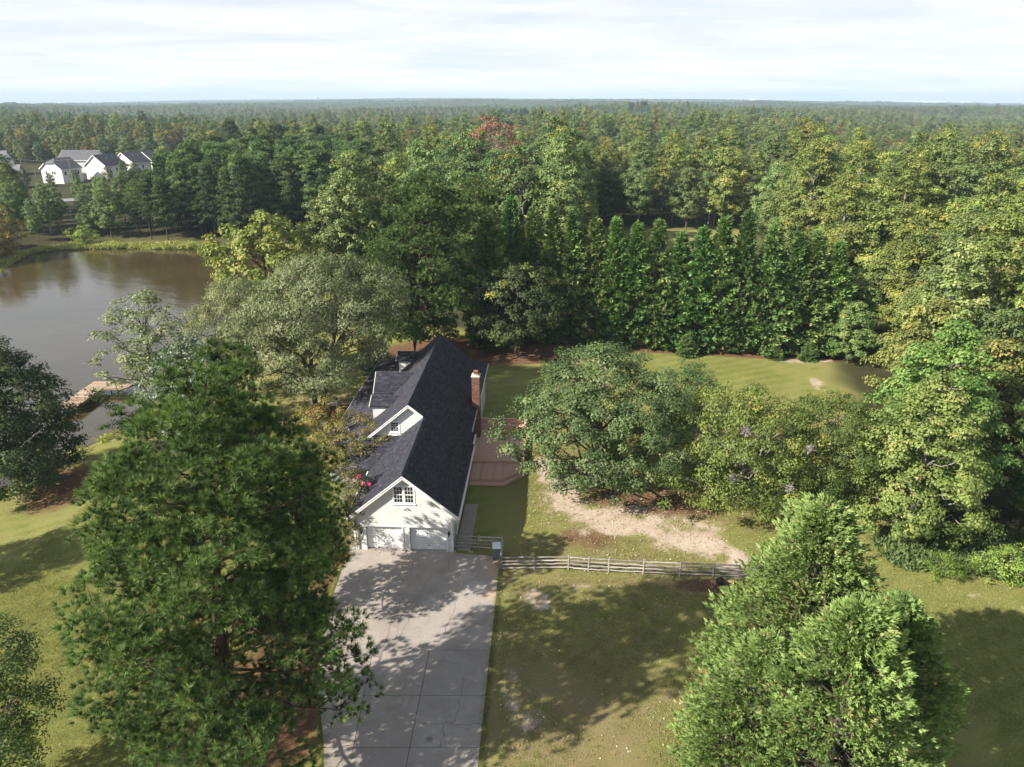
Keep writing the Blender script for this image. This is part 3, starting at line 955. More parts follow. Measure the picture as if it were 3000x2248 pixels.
for px_ in (PX1 + .35,):
    for py_ in (10.4, 13.9, 17.4, 20.9, 24.4, 27.9, 30.8):
        MB().box(px_ - .07, px_ + .07, py_ - .07, py_ + .07, -0.35, PZ1 - .02).build('porch_post', M['trim'], house)
MB().box(-8.6, -5.1, 10.2, 31.0, -0.5, 0.12).build('porch_floor', plain('grey_porch_boards', (0.3, 0.29, 0.28), 0.7), house)
ds = MB()
ds.beam((-3.34, -0.05, 0.05), (-3.34, -0.05, 2.4), 0.07, 0.06, (0, 1, 0)); ds.beam((-3.34, -0.05, 2.4), (-4.02, -0.1, 2.75), 0.07, 0.06, (0, 1, 0))
ds.build('downspout', M['metal'], house)


# --- windows: casing, sashes and separate panes
def window(x0, x1, z0, z1, y, units=1, cas=0.10, parent=house):
    """outer casing outline; sits on a wall facing -y at plane y"""
    b = MB()
    b.box(x0, x1, y - 0.05, y, z0, z0 + cas); b.box(x0, x1, y - 0.05, y, z1 - cas, z1)
    b.box(x0, x0 + cas, y - 0.05, y, z0 + cas, z1 - cas); b.box(x1 - cas, x1, y - 0.05, y, z0 + cas, z1 - cas)
    b.box(x0 - .03, x1 + .03, y - 0.09, y - .052, z0 - .05, z0 + .02)
    wn = b.build('window', M['trim'], parent)
    gap = 0.12
    uw = (x1 - x0 - 2 * cas - gap * (units - 1)) / units
    for k in range(units):
        a0 = x0 + cas + k * (uw + gap)
        if k: MB().box(a0 - gap, a0, y - 0.045, y, z0 + cas, z1 - cas).build('mullion', M['trim'], wn)
        zm = (z0 + z1) / 2
        for zz0, zz1, yo in ((z0 + cas, zm + .015, -.025), (zm - .015, z1 - cas, -.012)):
            s = MB()
            sw = 0.04
            yf, yb = y + yo - 0.015, y + yo + 0.012
            s.box(a0, a0 + sw, yf, yb, zz0, zz1); s.box(a0 + uw - sw, a0 + uw, yf, yb, zz0, zz1)
            s.box(a0 + sw, a0 + uw - sw, yf, yb, zz0, zz0 + sw); s.box(a0 + sw, a0 + uw - sw, yf, yb, zz1 - sw, zz1)
            pw, ph = (uw - 2 * sw) / 3, (zz1 - zz0 - 2 * sw) / 2
            for i in (1, 2):
                s.box(a0 + sw + pw * i - .011, a0 + sw + pw * i + .011, yf + .003, yb, zz0 + sw, zz1 - sw)
            s.box(a0 + sw, a0 + uw - sw, yf + .005, yb - .002, zz0 + sw + ph - .011, zz0 + sw + ph + .011)
            s.build('sash', M['trim'], wn)
            for i in range(3):
                for j in range(2):
                    MB().box(a0 + sw + pw * i + .011, a0 + sw + pw * (i + 1) - .011, yb - .012, yb - .006,
                             zz0 + sw + ph * j + .011, zz0 + sw + ph * (j + 1) - .011).build('pane', M['glass'], wn)


window(WG[0], WG[1], WG[2], WG[3], 0.03, 2)
window(WM[0], WM[1], WM[2], WM[3], 9.82, 1)

# --- garage doors: four sections each, with raised panels
for x0, x1 in ((-2.74, -0.09), (0.48, 3.15)):
    d = MB().box(x0 + .005, x1 - .005, 0.27, 0.29, 0.02, 2.06).build('garage_door', M['door'], house)
    for k in range(4):
        z0, z1 = 0.03 + k * 0.506, 0.03 + (k + 1) * 0.506 - 0.022
        s = MB().box(x0 + .005, x1 - .005, 0.225, 0.268, z0, z1)
        pw = (x1 - x0) / 4
        for i in range(4):
            s.prism([(x0 + pw * i + .09, 0.224, z0 + .09), (x0 + pw * (i + 1) - .09, 0.224, z0 + .09), (x0 + pw * (i + 1) - .09, 0.224, z1 - .09), (x0 + pw * i + .09, 0.224, z1 - .09)], (0, -0.022, 0))
        s.build('door_panel', M['door'], d)
    MB().box(x0 + 1.25, x0 + 1.40, 0.19, 0.205, 0.36, 0.40).build('handle', M['black'], d)
    MB().box(x0, x1, 0.21, 0.30, 0.0, 0.022).build('bottom_seal', M['rubber'], d)


# --- carriage lanterns, flood light, meter
def lantern(x):
    b = MB()
    b.box(x - .04, x + .04, -.03, .0, 1.50, 1.80)
    b.tube([(x, -.03, 1.76), (x, -.10, 1.84), (x, -.15, 1.82)], .012, 6)
    o = b.build('wall_lantern', M['black'], house)
    c = MB()
    c.lathe([(.015, .36), (.03, .33), (.10, .26), (.085, .25)], (x, -.15, 1.46), 6)
    c.lathe([(.085, .25), (.06, .03), (.03, .0), (.008, -.09)], (x, -.15, 1.46), 6)
    c.build('lantern_cage', M['black'], o)
    MB().lathe([(.035, .06), (.045, .22)], (x, -.15, 1.46), 6).build('lantern_glass', M['lampglass'], o)


lantern(3.36); lantern(-3.06)
fl = MB()
fl.lathe([(.06, 0), (.06, .03)], (0.15, -.03, 3.72), 10)
for s in (-1, 1):
    fl.tube([(0.15, -.02, 3.73), (0.15 + s * .07, -.10, 3.74)], .012, 6)
    fl.tube([(0.15 + s * .06, -.08, 3.75), (0.15 + s * .17, -.15, 3.68)], [.035, .065], 10)
fl.build('flood_light', M['trim'], house)
MB().box(3.65, 3.78, 0.75, 1.05, 1.2, 1.75).build('electric_meter', M['metal'], house)
MB().tube([(3.70, 1.0, 0.1), (3.70, 1.0, 1.2)], .03, 8).build('conduit', M['metal'], house)
for (vx, vy) in ((0.35, 23.6), (2.45, 23.8), (2.75, 13.6), (3.45, 9.6)):
    z = zr(vx)
    b = MB().tube([(vx, vy, z - .05), (vx, vy, z + .30)], .05, 10)
    b.lathe([(.16, -.12), (.055, .08)], (vx, vy, z + .02), 10)
    b.build('vent_pipe', M['black'], house)

# --- chimney: a mortar core with real bricks
CX0, CX1, CY0, CY1, CZ = 3.27, 4.0, 18.0, 18.95, 6.75
core = MB().box(CX0 + .012, CX1 - .012, CY0 + .012, CY1 - .012, 0, CZ - .01).build('chimney', M['mortar'], house)
br = MB()
bl, bh, ch = 0.2, 0.062, 0.074
for k in range(int(CZ / ch)):
    z0 = k * ch + 0.004
    off = (k % 2) * 0.1
    for face in range(4):
        ln = (CX1 - CX0) if face < 2 else (CY1 - CY0)
        a = -off
        while a < ln - 0.02:
            s0, s1 = max(0, a), min(ln, a + bl)
            if s1 - s0 > 0.03:
                p = rs.uniform(0, .004)
                va = min(1, max(0, rs.gauss(.45, .22)))
                if face == 0: br.box(CX0 + s0, CX0 + s1 - .011, CY0 - p, CY0 + .05, z0, z0 + bh, va)
                elif face == 1: br.box(CX0 + s0, CX0 + s1 - .011, CY1 - .05, CY1 + p, z0, z0 + bh, va)
                elif face == 2: br.box(CX0 - p, CX0 + .05, CY0 + .003 + s0, CY0 + s1 - .014, z0 + .001, z0 + bh - .001, va)
                else: br.box(CX1 - .05, CX1 + p, CY0 + .003 + s0, CY0 + s1 - .014, z0 + .001, z0 + bh - .001, va)
            a += bl + 0.0
br.build('brick', M['brick'], core, kind='stuff')
cp = MB().box(CX0 - .05, CX1 + .05, CY0 - .05, CY1 + .05, CZ, CZ + .06)
cp.hexa([(CX0 - .05, CY0 - .05, CZ + .06), (CX1 + .05, CY0 - .05, CZ + .06), (CX1 + .05, CY1 + .05, CZ + .06), (CX0 - .05, CY1 + .05, CZ + .06),
         (CX0 + .14, CY0 + .2, CZ + .16), (CX1 - .14, CY0 + .2, CZ + .16), (CX1 - .14, CY1 - .2, CZ + .16), (CX0 + .14, CY1 - .2, CZ + .16)])
cp.build('chimney_cap', M['capstone'], core)
clay = plain('red_clay_flue', (0.30, 0.11, 0.07), 0.8)
f = MB().box(CX0 + .2, CX1 - .2, CY0 + .3, CY1 - .3, CZ + .15, CZ + .36)
f.box(CX0 + .15, CX1 - .15, CY0 + .25, CY1 - .25, CZ + .44, CZ + .48)
for sx in (CX0 + .2, CX1 - .23):
    for sy in (CY0 + .3, CY1 - .33):
        f.box(sx, sx + .03, sy, sy + .03, CZ + .36, CZ + .44)
f.build('flue', clay, core)


# --- dormers on the pond side
def dormer(yn, yf, xf, zt, zrdg, big=False):
    """gable dormer whose ridge runs towards -x; yn near cheek, yf far cheek, xf front face"""
    ym = (yn + yf) / 2
    xin = MRX - (MRZ - zrdg) / SL
    b = MB()
    zb = zml(xf) - .3
    b.prism([(xf, yn, zb), (xf, yf, zb), (xf, yf, zt), (xf, ym, zrdg - .1), (xf, yn, zt)], (0.1, 0, 0))
    xt = MRX - (MRZ - zt) / SL
    b.prism([(xf + .1, yn, zb), (xt, yn, zt), (xf + .1, yn, zt)], (0, .08, 0))
    b.prism([(xf + .1, yf - .08, zb), (xt, yf - .08, zt), (xf + .1, yf - .08, zt)], (0, .08, 0))
    d = b.build('dormer', M['white'], house)
    for a, c in courses(zml(xf) + .02, zt, .17):
        x0a, x0c = xf + .06, xf + .06
        x1a, x1c = MRX - (MRZ - a) / SL, MRX - (MRZ - c) / SL
        clap(d, 'x', yn, -1, x0a, max(x1a, x0a + .06), x0c, max(x1c, x0c + .06), a, c)
    MB().box(xf - .03, xf + .05, yn - .035, yn + .06, zml(xf), zt).build('corner_board', M['trim'], d)
    over = 0.24
    rise = (zrdg - zt) / ((yf - yn) / 2)
    ze = zt - over * rise + .08
    rp = MB()
    xo = xf - .28
    for sgn, ye in ((-1, yn - over), (1, yf + over)):
        xe_in = MRX - (MRZ - ze) / SL
        n = Vector((0, sgn * rise, 1)).normalized()
        rp.prism([Vector(q) - n * .015 for q in ((xo, ym, zrdg + .08), (xin + .12, ym, zrdg + .08), (xe_in + .1, ye, ze), (xo, ye, ze))], tuple(-n * .07))
    r = rp.build('dormer_roof', M['rooffelt'], d)
    for sgn, ye in ((-1, yn - over), (1, yf + over)):
        vv = Vector((0, ym - ye, zrdg + .08 - ze))
        xe_in = MRX - (MRZ - ze) / SL
        o = shingles(house, (xo, ye, ze), (1, 0, 0), vv,
                     lambda v, vv=vv, xe_in=xe_in: vv.length if v is None else [(0, (xe_in + (xin + .12 - xe_in) * v / vv.length) - xo + .1)])
        o.parent = d
    ridge_cap(d, (xo, ym, zrdg + .08), (xin + .05, ym, zrdg + .08), .13, .09)
    for sgn, ye in ((-1, yn - over), (1, yf + over)):
        MB().beam((xo - .02, ym, zrdg - .0), (xo - .02, ye, ze - .06), .04, .15).build('rake_board', M['trim'], d)
    # front window
    wb = MB().box(xf - .04, xf - .005, ym - .5, ym + .5, zml(xf) + .25, zt - .02)
    wn = wb.build('window', M['trim'], d)


dormer(14.0, 15.9, -5.2, 5.5, 6.02)
dormer(25.9, 27.8, -5.2, 5.5, 6.02)
dormer(17.8, 20.7, -5.75, 5.25, 6.62)

# ------------------------------------------------------------------ walk, deck, bench, planter
walk = empty('side_walk', HO, HR, kind='structure')
for a, b_ in ((0.25, 2.4), (2.4, 4.55), (4.55, 6.65)):
    MB().box(3.78, 4.84, a + .012, b_ - .012, -0.1, 0.055).build('concrete_slab', M['concrete'], walk)

deck = empty('deck', HO, HR, 'two level brown composite deck with steps and built-in bench beside the house', 'deck')


def boards(name, poly_rows, along, z, th=0.03, w_=0.14, parent=deck):
    """poly_rows(c)->(a0,a1): extent of a board centred at c; along 'x' or 'y'"""
    b = MB()
    c0, c1, fn = poly_rows
    c = c0
    while c + w_ <= c1 + 0.02:
        a0, a1 = fn(c + w_ / 2)
        va = min(1, max(0, rs.gauss(.5, .13)))
        if along == 'y': b.box(c + .005, c + w_ - .005, a0, a1, z - th, z, va)
        else: b.box(a0, a1, c + .005, c + w_ - .005, z - th, z, va)
        c += w_
    o = b.build(name, M['deck'], parent)
    o['kind'] = 'stuff'
    return o


# levels: low step, lower deck, upper deck
LOWX = 3.72
boards('step_boards', (9.72, 13.2, lambda c: (LOWX, np.interp(c, [9.7, 10.0, 11.75, 13.2], [6.75, 6.95, 8.62, 8.62]))), 'x', 0.17)
boards('deck_boards', (LOWX, 8.18, lambda c: (max(10.25, 10.25 + max(0, c - 6.6) * 1.05), 13.25)), 'y', 0.36)
boards('deck_boards', (13.28, 20.4, lambda c: (3.4, 8.4)), 'x', 0.55)
sk = MB()
sk.beam((LOWX, 9.72, .07), (6.75, 9.72, .07), .03, .16); sk.beam((6.75, 9.72, .07), (8.62, 11.6, .07), .03, .16); sk.beam((8.62, 11.6, .07), (8.62, 13.2, .07), .03, .16)
sk.beam((LOWX, 10.24, .27), (6.6, 10.24, .27), .03, .12); sk.beam((6.6, 10.24, .27), (8.2, 11.92, .27), .03, .12); sk.beam((8.2, 11.92, .27), (8.2, 13.2, .27), .03, .12)
sk.beam((LOWX, 13.26, .45), (8.4, 13.26, .45), .03, .15); sk.beam((8.4, 13.26, .27), (8.4, 20.4, .27), .03, .5); sk.beam((3.4, 20.42, .27), (8.4, 20.42, .27), .03, .5)
sk.build('skirt_board', M['deck'], deck)
# high-backed bench round the far end
bk = MB()
for k in range(6):
    z = 0.64 + k * 0.142
    bk.box(3.5, 8.2, 20.30, 20.33, z, z + .136, rs.gauss(.5, .1))
    bk.box(8.27, 8.30, 19.2, 20.28, z, z + .136, rs.gauss(.5, .1))
bk.box(3.45, 8.36, 20.22, 20.42, 1.50, 1.54, .8); bk.box(8.2, 8.38, 19.2, 20.215, 1.50, 1.54, .8)
bk.build('bench_back', M['deck'], deck)
st = MB()
for k in range(3):
    st.box(3.5, 8.2, 19.72 + k * .165, 19.72 + k * .165 + .155, 0.98, 1.01, rs.gauss(.65, .1))
st.build('bench_seat', M['deck'], deck)
MB().box(3.5, 8.2, 19.74, 19.77, 0.56, 0.975).build('bench_front', M['deck'], deck)
pl = empty('planter_box', HO, HR, 'open brown planter box on the deck edge under the leafy tree', 'planter')
b = MB()
for k in range(5):
    z = 0.56 + k * .135
    va = rs.gauss(.6, .1)
    b.box(7.5, 8.55, 18.3, 18.33, z, z + .13, va); b.box(7.5, 8.55, 19.1, 19.13, z, z + .13, va)
    b.box(7.5, 7.53, 18.332, 19.098, z, z + .13, va); b.box(8.52, 8.55, 18.332, 19.098, z, z + .13, va)
b.build('side_boards', M['deck'], pl)
b = MB().box(7.46, 8.59, 18.26, 18.38, 1.236, 1.27).box(7.46, 8.59, 19.05, 19.17, 1.236, 1.27).box(7.46, 7.58, 18.38, 19.05, 1.236, 1.268).box(8.47, 8.59, 18.38, 19.05, 1.236, 1.268)
b.build('rim', M['deck'], pl)
MB().box(7.535, 8.515, 18.335, 19.095, 0.57, 1.1).build('soil', plain('potting_soil', (.05, .035, .025), .95), pl)


# ------------------------------------------------------------------ split rail fences
def rail_fence(name, pts, label, h=1.12, extra_posts=()):
    root = empty(name, (pts[0][0], pts[0][1], 0), 0, label, 'fence')
    o = Vector((pts[0][0], pts[0][1], 0))
    q = [Vector((p[0], p[1], 0)) - o for p in pts]
    for p in q:
        b = MB()
        lean = rs.uniform(-.03, .03)
        b.tube([(p.x, p.y, -.15), (p.x + lean, p.y, h * .6), (p.x + lean * 1.5, p.y, h + .1)], [.075, .07, .062], 7, var=rs.uniform(.25, .5))
        b.build('post', M['greywood'], root)
    for a, c in zip(q[:-1], q[1:]):
        for k in range(4):
            z = 0.18 + k * 0.29
            d = (c - a)
            n = 6
            sd = Vector((-d.y, d.x, 0)).normalized()
            s = rs.choice((-1, 1)) * .015
            pts_ = [a + d * (i / n * 1.02 - .01) + Vector((0, 0, z + rs.uniform(-.022, .022))) + sd * (s + rs.uniform(-.015, .015)) for i in range(n + 1)]
            b = MB()
            b.tube(pts_, [rs.uniform(.046, .068) for _ in pts_], 5, var=rs.uniform(.35, .75))
            b.build('rail', M['greywood'], root)
    return root


wl = lambda x, y: tuple(to_world(x, y))[:2]
rail_fence('split_rail_fence', [wl(3.72, 0.55), wl(5.45, 0.5), wl(7.2, 0.42), wl(7.22, -2.0)], 'short grey split rail fence between the garage corner and the wheeled bin')
rail_fence('split_rail_fence', [(-0.75, 41.75), (1.6, 41.8), (4.0, 41.85), (5.4, 41.62), (6.8, 41.5), (9.2, 41.3), (11.7, 41.1), (14.0, 40.98), (16.4, 40.8), (18.9, 40.6), (21.4, 40.4)],
           'long weathered split rail fence crossing the lawn from driveway to the big conifers')

# wheeled bin
bw = to_world(6.85, -0.55)
binr = empty('wheeled_bin', (bw.x, bw.y, 0.05), HR + 0.1, 'grey wheeled rubbish bin with a pale lid beside the short fence', 'bin')
b = MB()
b.hexa([(-.24, -.26, .06), (.24, -.26, .06), (.24, .26, .06), (-.24, .26, .06), (-.29, -.34, .98), (.29, -.34, .98), (.29, .34, .98), (-.29, .34, .98)])
b.box(-.31, .31, -.36, .36, .95, 1.0)
b.build('body', M['bingrey'], binr)
b = MB()
b.hexa([(-.32, -.40, 1.0), (.32, -.40, 1.0), (.32, .38, 1.0), (-.32, .38, 1.0), (-.27, -.33, 1.09), (.27, -.33, 1.09), (.27, .33, 1.09), (-.27, .33, 1.09)])
b.build('lid', M['binlid'], binr)
for y in (-.3,):
    for x in (.2, -.2):
        wv_ = MB().tube([(x - .04 if x < 0 else x, y, .12), (x if x < 0 else x + .04, y, .12)], .13, 14)
        wo_ = wv_.build('wheel', M['rubber'], binr)
MB().tube([(.245, -.3, .12), (.255, -.3, .12)], .08, 12).build('hub', M['binlid'], binr)
MB().tube([(-.25, .37, .95), (.25, .37, .95)], .018, 8).build('handle', M['bingrey'], binr)

# black kettle grill by the long fence
kt = empty('kettle_grill', (14.15, 39.75, gz(14.15, 39.75)), 0.4, 'round black lidded kettle grill on rusty legs beside the long rail fence', 'grill')
MB().lathe([(.02, .30), (.16, .32), (.27, .42), (.31, .55), (.31, .57)], (0, 0, 0), 20).build('bowl', M['black'], kt, smooth=True)
MB().lathe([(.32, .57), (.31, .62), (.24, .76), (.12, .84), (.03, .86), (.015, .865)], (0, 0, 0), 20).build('lid', M['black'], kt, smooth=True)
MB().tube([(-.06, 0, .86), (-.05, 0, .92), (.05, 0, .92), (.06, 0, .86)], .014, 6).build('handle', M['black'], kt)
for k in range(3):
    a = k * 2.094 + .3
    MB().tube([(.17 * math.cos(a), .17 * math.sin(a), .36), (.33 * math.cos(a), .33 * math.sin(a), 0)], .016, 6).build('leg', M['rust'], kt)

# lamp post on the front lawn
lpz = gz(-18.3, 68.1)
lp = empty('lamp_post', (-18.3, 68.1, lpz), 0, 'short white lamp post with globe lantern by the twin trunk tree', 'lamp post')
MB().tube([(0, 0, 0), (0, 0, 1.7)], [.055, .045], 10).build('post', M['trim'], lp)
MB().lathe([(.05, 1.7), (.12, 1.74), (.16, 1.9), (.14, 2.03)], (0, 0, 0), 8).build('lantern_glass', M['lampglass'], lp)
MB().lathe([(.17, 2.03), (.2, 2.05), (.05, 2.2), (.02, 2.26)], (0, 0, 0), 8).build('lantern_cap', M['black'], lp)

# ------------------------------------------------------------------ dock on the pond
dk = empty('dock', (-49.6, 72.5, 0), 0, 'weathered timber dock standing on posts in the pond', 'dock')
dlen, dz = 7.6, -0.92
n = int(dlen / 0.19)
for k in range(n):
    y = k * 0.19
    j = rs.uniform(-.03, .03)
    MB().box(-1.1 + j, 1.1 + j, y + .006, y + .184, dz - .04, dz + rs.uniform(-.006, .006), rs.gauss(.5, .2)).build('plank', M['dockwood'], dk)
for k in range(15):
    x = 1.14 + k * 0.19
    MB().box(x + .006, x + .184, 5.4, 6.9, dz - .04, dz + rs.uniform(-.006, .006), rs.gauss(.45, .2)).build('plank', M['dockwood'], dk)
b = MB().box(-1.08, 1.08, -.04, .0, dz - .24, dz - .045, .8).box(-1.1, -1.05, .0, dlen, dz - .24, dz - .045, .4).box(1.05, 1.1, .0, dlen, dz - .24, dz - .045, .4)
b.box(1.11, 3.95, 5.4, 5.45, dz - .24, dz - .045, .4).box(1.11, 3.95, 6.85, 6.9, dz - .24, dz - .045, .4)
b.build('rim_joist', M['dockwood'], dk)
for x in (-.95, .95):
    for y in (.1, 3.7, 7.3):
        MB().tube([(x, y, -3.2), (x, y, dz - .045)], .07, 8, var=.45).build('post', M['greywood'], dk)


# ------------------------------------------------------------------ houses beyond the pines, poles, road, car, water tower
def far_house(x, y, rz, w_, d, hw, hr, wall, roofc, label, hip=False, wins=()):
    z0 = -1.8
    r = empty('far_house', (x, y, z0), rz, label, 'house', 'houses in the estate beyond the pines')
    wm = plain('far_wall', wall, .6, var=.05)
    rm = varmat('far_roof', [(0, tuple(np.array(roofc) * .75)), (1, tuple(np.array(roofc) * 1.2))], .85, 2.5, .25)
    MB().prism([(-w_ / 2, -d / 2, -4), (-w_ / 2, d / 2, -4), (-w_ / 2, d / 2, hw), (-w_ / 2 + 0.0, 0, hw + (hr - .12 if not hip else 0)), (-w_ / 2, -d / 2, hw)] if not hip else
               [(-w_ / 2, -d / 2, -4), (-w_ / 2, d / 2, -4), (-w_ / 2, d / 2, hw), (-w_ / 2, d * .22, hw + hr * .5), (-w_ / 2, -d * .22, hw + hr * .5), (-w_ / 2, -d / 2, hw)], (w_, 0, 0)).build('wall', wm, r)
    o = .45
    b = MB()
    zz = hw - o * hr / (d / 2)
    if hip:
        for s in (-1, 1):
            b.prism([(-w_ / 2 - o, s * (d / 2 + o), zz), (w_ / 2 + o, s * (d / 2 + o), zz), (w_ / 2 + o, 0, hw + hr), (-w_ / 2 + 2.6, 0, hw + hr), (-w_ / 2 - o, s * d * .25, hw + hr * .5)], (0, 0, .16))
        b.prism([(-w_ / 2 - o, -d * .25, hw + hr * .5), (-w_ / 2 - o, d * .25, hw + hr * .5), (-w_ / 2 + 2.6, 0, hw + hr)], (0, 0, .15))
    else:
        for s in (-1, 1):
            b.prism([(-w_ / 2 - o, s * (d / 2 + o), zz), (w_ / 2 + o, s * (d / 2 + o), zz), (w_ / 2 + o, 0, hw + hr), (-w_ / 2 - o, 0, hw + hr)], (0, 0, .16))
    rf = b.build('roof', rm, r)
    b = MB()
    for s in (-1, 1):
        b.beam((-w_ / 2 - o - .03, s * (d / 2 + o), zz), (-w_ / 2 - o - .03, s * (d * .25 if hip else 0), hw + hr * (.5 if hip else 1)), .06, .3)
        b.beam((-w_ / 2 - o, s * (d / 2 + o + .03), zz), (w_ / 2 + o, s * (d / 2 + o + .03), zz), .06, .25)
    b.build('fascia', M['trim'], r)
    for (face, a, z, ww, wh) in wins:
        if face == 'W': bx = (-w_ / 2 - .06, -w_ / 2 - .01, a - ww / 2, a + ww / 2, z, z + wh)
        else: bx = (a - ww / 2, a + ww / 2, -d / 2 - .06, -d / 2 - .01, z, z + wh)
        fr = MB().box(*bx).build('window', M['trim'], r)
        e = .12
        if face == 'W': MB().box(bx[0] - .02, bx[0] - .004, bx[2] + e, bx[3] - e, bx[4] + e, bx[5] - e).build('pane', M['glass'], fr)
        else: MB().box(bx[0] + e, bx[1] - e, bx[2] - .02, bx[2] - .004, bx[4] + e, bx[5] - e).build('pane', M['glass'], fr)
    for k in range(2):
        MB().tube([(w_ * (-.1 + .3 * k), -d * .2, hw + hr * .55), (w_ * (-.1 + .3 * k), -d * .2, hw + hr * .62 + .7)], .09, 6).build('vent_pipe', M['metal'], rf)
    return r


WHITE, GREY = (0.80, 0.80, 0.78), (0.32, 0.33, 0.36)
R72 = math.radians(72)
far_house(-186.5, 306, R72, 9.5, 11, 6.0, 3.8, WHITE, (0.11, 0.11, 0.12), 'white house with half-hipped grey roof, nearest of the estate behind the pines', True,
          [('W', -1.8, 3.6, 1.0, 1.5), ('W', -.6, 3.6, 1.0, 1.5), ('W', 2.8, 3.6, 1.0, 1.5), ('S', -3.2, 3.4, 1.1, 1.5), ('S', .6, 3.4, 1.0, 1.6), ('S', 1.8, 3.4, 1.0, 1.6), ('S', 3.0, 3.4, 1.0, 1.6)])
far_house(-175.5, 320, R72, 10.5, 11.5, 6.0, 4.2, WHITE, (0.06, 0.06, 0.075), 'white house with dark blue-black roof right of the half-hipped white house', False, [('S', 0, 3.4, 1.1, 1.5), ('S', 3, 3.4, 1.1, 1.5)])
far_house(-171.5, 335, R72, 10, 11.5, 6.0, 4.2, WHITE, (0.10, 0.10, 0.115), 'white gabled house with grey roof behind the dark blue-black roof', False, [('S', 0, 3.4, 1.1, 1.5)])
far_house(-170.5, 352, R72, 10, 9, 6.0, 3.4, WHITE, (0.10, 0.10, 0.11), 'small white gable just showing above the pine tops right of the other white houses', False, [('W', 0, 4.2, 1.0, 1.2)])
far_house(-199, 345, R72 - 1.3, 17, 11, 6.5, 3.8, (0.6, 0.6, 0.6), (0.12, 0.12, 0.13), 'house with long grey roof rising behind the half-hipped white house', False, [('S', -4, 3.6, 1.1, 1.5)])
far_house(-197, 284, 0.35, 14, 11, 5.6, 3.2, GREY, (0.22, 0.22, 0.22), 'grey walled house with white framed window at the edge of the estate', False, [('S', 3.5, 2.6, 1.4, 2.0), ('S', -2, 2.6, 1.4, 2.0)])
far_house(-231, 330, 0.2, 13, 10, 6.5, 4.5, WHITE, (0.20, 0.20, 0.20), 'house with pale grey roof behind the grey walled house', False, [('S', 2, 4, 1.2, 1.5)])
far_house(-176, 396, 0.1, 14, 9, 6.5, 3.6, (0.5, 0.5, 0.5), (0.22, 0.22, 0.22), 'low grey roof half hidden in trees beyond the white houses, the left one', False, [('S', 0, 4, 1.2, 1.4)])
far_house(-157, 398, 0.1, 13, 9, 7.0, 3.4, (0.5, 0.5, 0.5), (0.24, 0.24, 0.24), 'low grey roof half hidden in trees beyond the white houses, the right one', False, [('S', 0, 4, 1.2, 1.4)])
for (x, y, h, lab) in ((-189, 286, 9.5, 'wooden utility pole beside the dark trees near the grey house'), (-170.5, 286, 9.6, 'utility pole with cross arm in front of the half-hipped white house'),
                       (-180, 279, 6.0, 'short pale pole among the trees below the white gable')):
    p = empty('utility_pole', (x, y, 0), 0, lab, 'utility pole', 'utility poles near the estate')
    MB().tube([(0, 0, -3), (-.2, 0, h)], [.2, .15], 7).build('pole', M['pole'], p)
    MB().beam((-1.2, 0, h - .7), (1.0, 0, h - .65), .1, .14).build('cross_arm', M['pole'], p)
wires = MB()
for off in (-1.1, .9):
    pts = [Vector((-189 + off, 286, 8.9)), Vector((-179.7 + off, 286, 8.3)), Vector((-170.5 + off, 286, 8.95))]
    wires.tube(pts, .03, 4)
    wires.tube([Vector((-215 + off, 287, 9.4)), Vector((-202 + off, 286.5, 8.4)), Vector((-189 + off, 286, 8.9))], .03, 4)
tag(wires.build('power_line', M['pole']), 'thin power lines strung between the utility poles', 'cable')

# road with a blue car at the left edge of the view
rd = MB()
rp_ = [(-240, 232), (-200, 236), (-166, 239.5), (-140, 246), (-118, 258)]
for (ax, ay), (bx, by) in zip(rp_[:-1], rp_[1:]):
    n_ = Vector((-(by - ay), bx - ax, 0)).normalized() * 4.0
    for i in range(6):
        x0, y0 = ax + (bx - ax) * i / 6, ay + (by - ay) * i / 6
        x1, y1 = ax + (bx - ax) * (i + 1) / 6, ay + (by - ay) * (i + 1) / 6
        rd.poly([(x0 - n_.x, y0 - n_.y, gz(x0, y0) + .25), (x1 - n_.x, y1 - n_.y, gz(x1, y1) + .25), (x1 + n_.x, y1 + n_.y, gz(x1, y1) + .25), (x0 + n_.x, y0 + n_.y, gz(x0, y0) + .25)], [(0, 1, 2, 3)])
tag(rd.build('road', plain('pale_asphalt', (0.24, 0.23, 0.225), .9, scale=.3)), kind='structure')
carx, cary = -166.5, 240.5
car = empty('parked_car', (carx, cary, gz(carx, cary) + .26), 0.12, 'blue car on the road at the edge of the pond woods', 'car')
bl_ = plain('blue_car_paint', (0.03, 0.07, 0.22), .25, spec=.6)
b = MB()
prof = [(-2.2, .35), (-2.25, .75), (-1.9, .9), (-1.0, .98), (1.2, 1.0), (2.1, .9), (2.25, .6), (2.2, .32)]
b.prism([(x_, -.88, z_) for x_, z_ in prof], (0, 1.76, 0))
b.build('body', bl_, car)
b = MB()
b.hexa([(-1.1, -.8, .985), (1.6, -.8, .985), (1.6, .8, .985), (-1.1, .8, .985), (-.45, -.65, 1.45), (1.0, -.65, 1.45), (1.0, .65, 1.45), (-.45, .65, 1.45)])
b.build('windows', M['glass'], car)
MB().box(-.5, 1.05, -.66, .66, 1.452, 1.49).build('roof', bl_, car)
for wx in (-1.4, 1.4):
    for wy in (-.9, .72):
        MB().tube([(wx, wy, .33), (wx, wy + .18, .33)], .33, 14).build('wheel', M['rubber'], car)
for wy in (-.6, .6):
    MB().box(-2.28, -2.2, wy - .2, wy + .2, .6, .74).build('headlight', M['lampglass'], car)

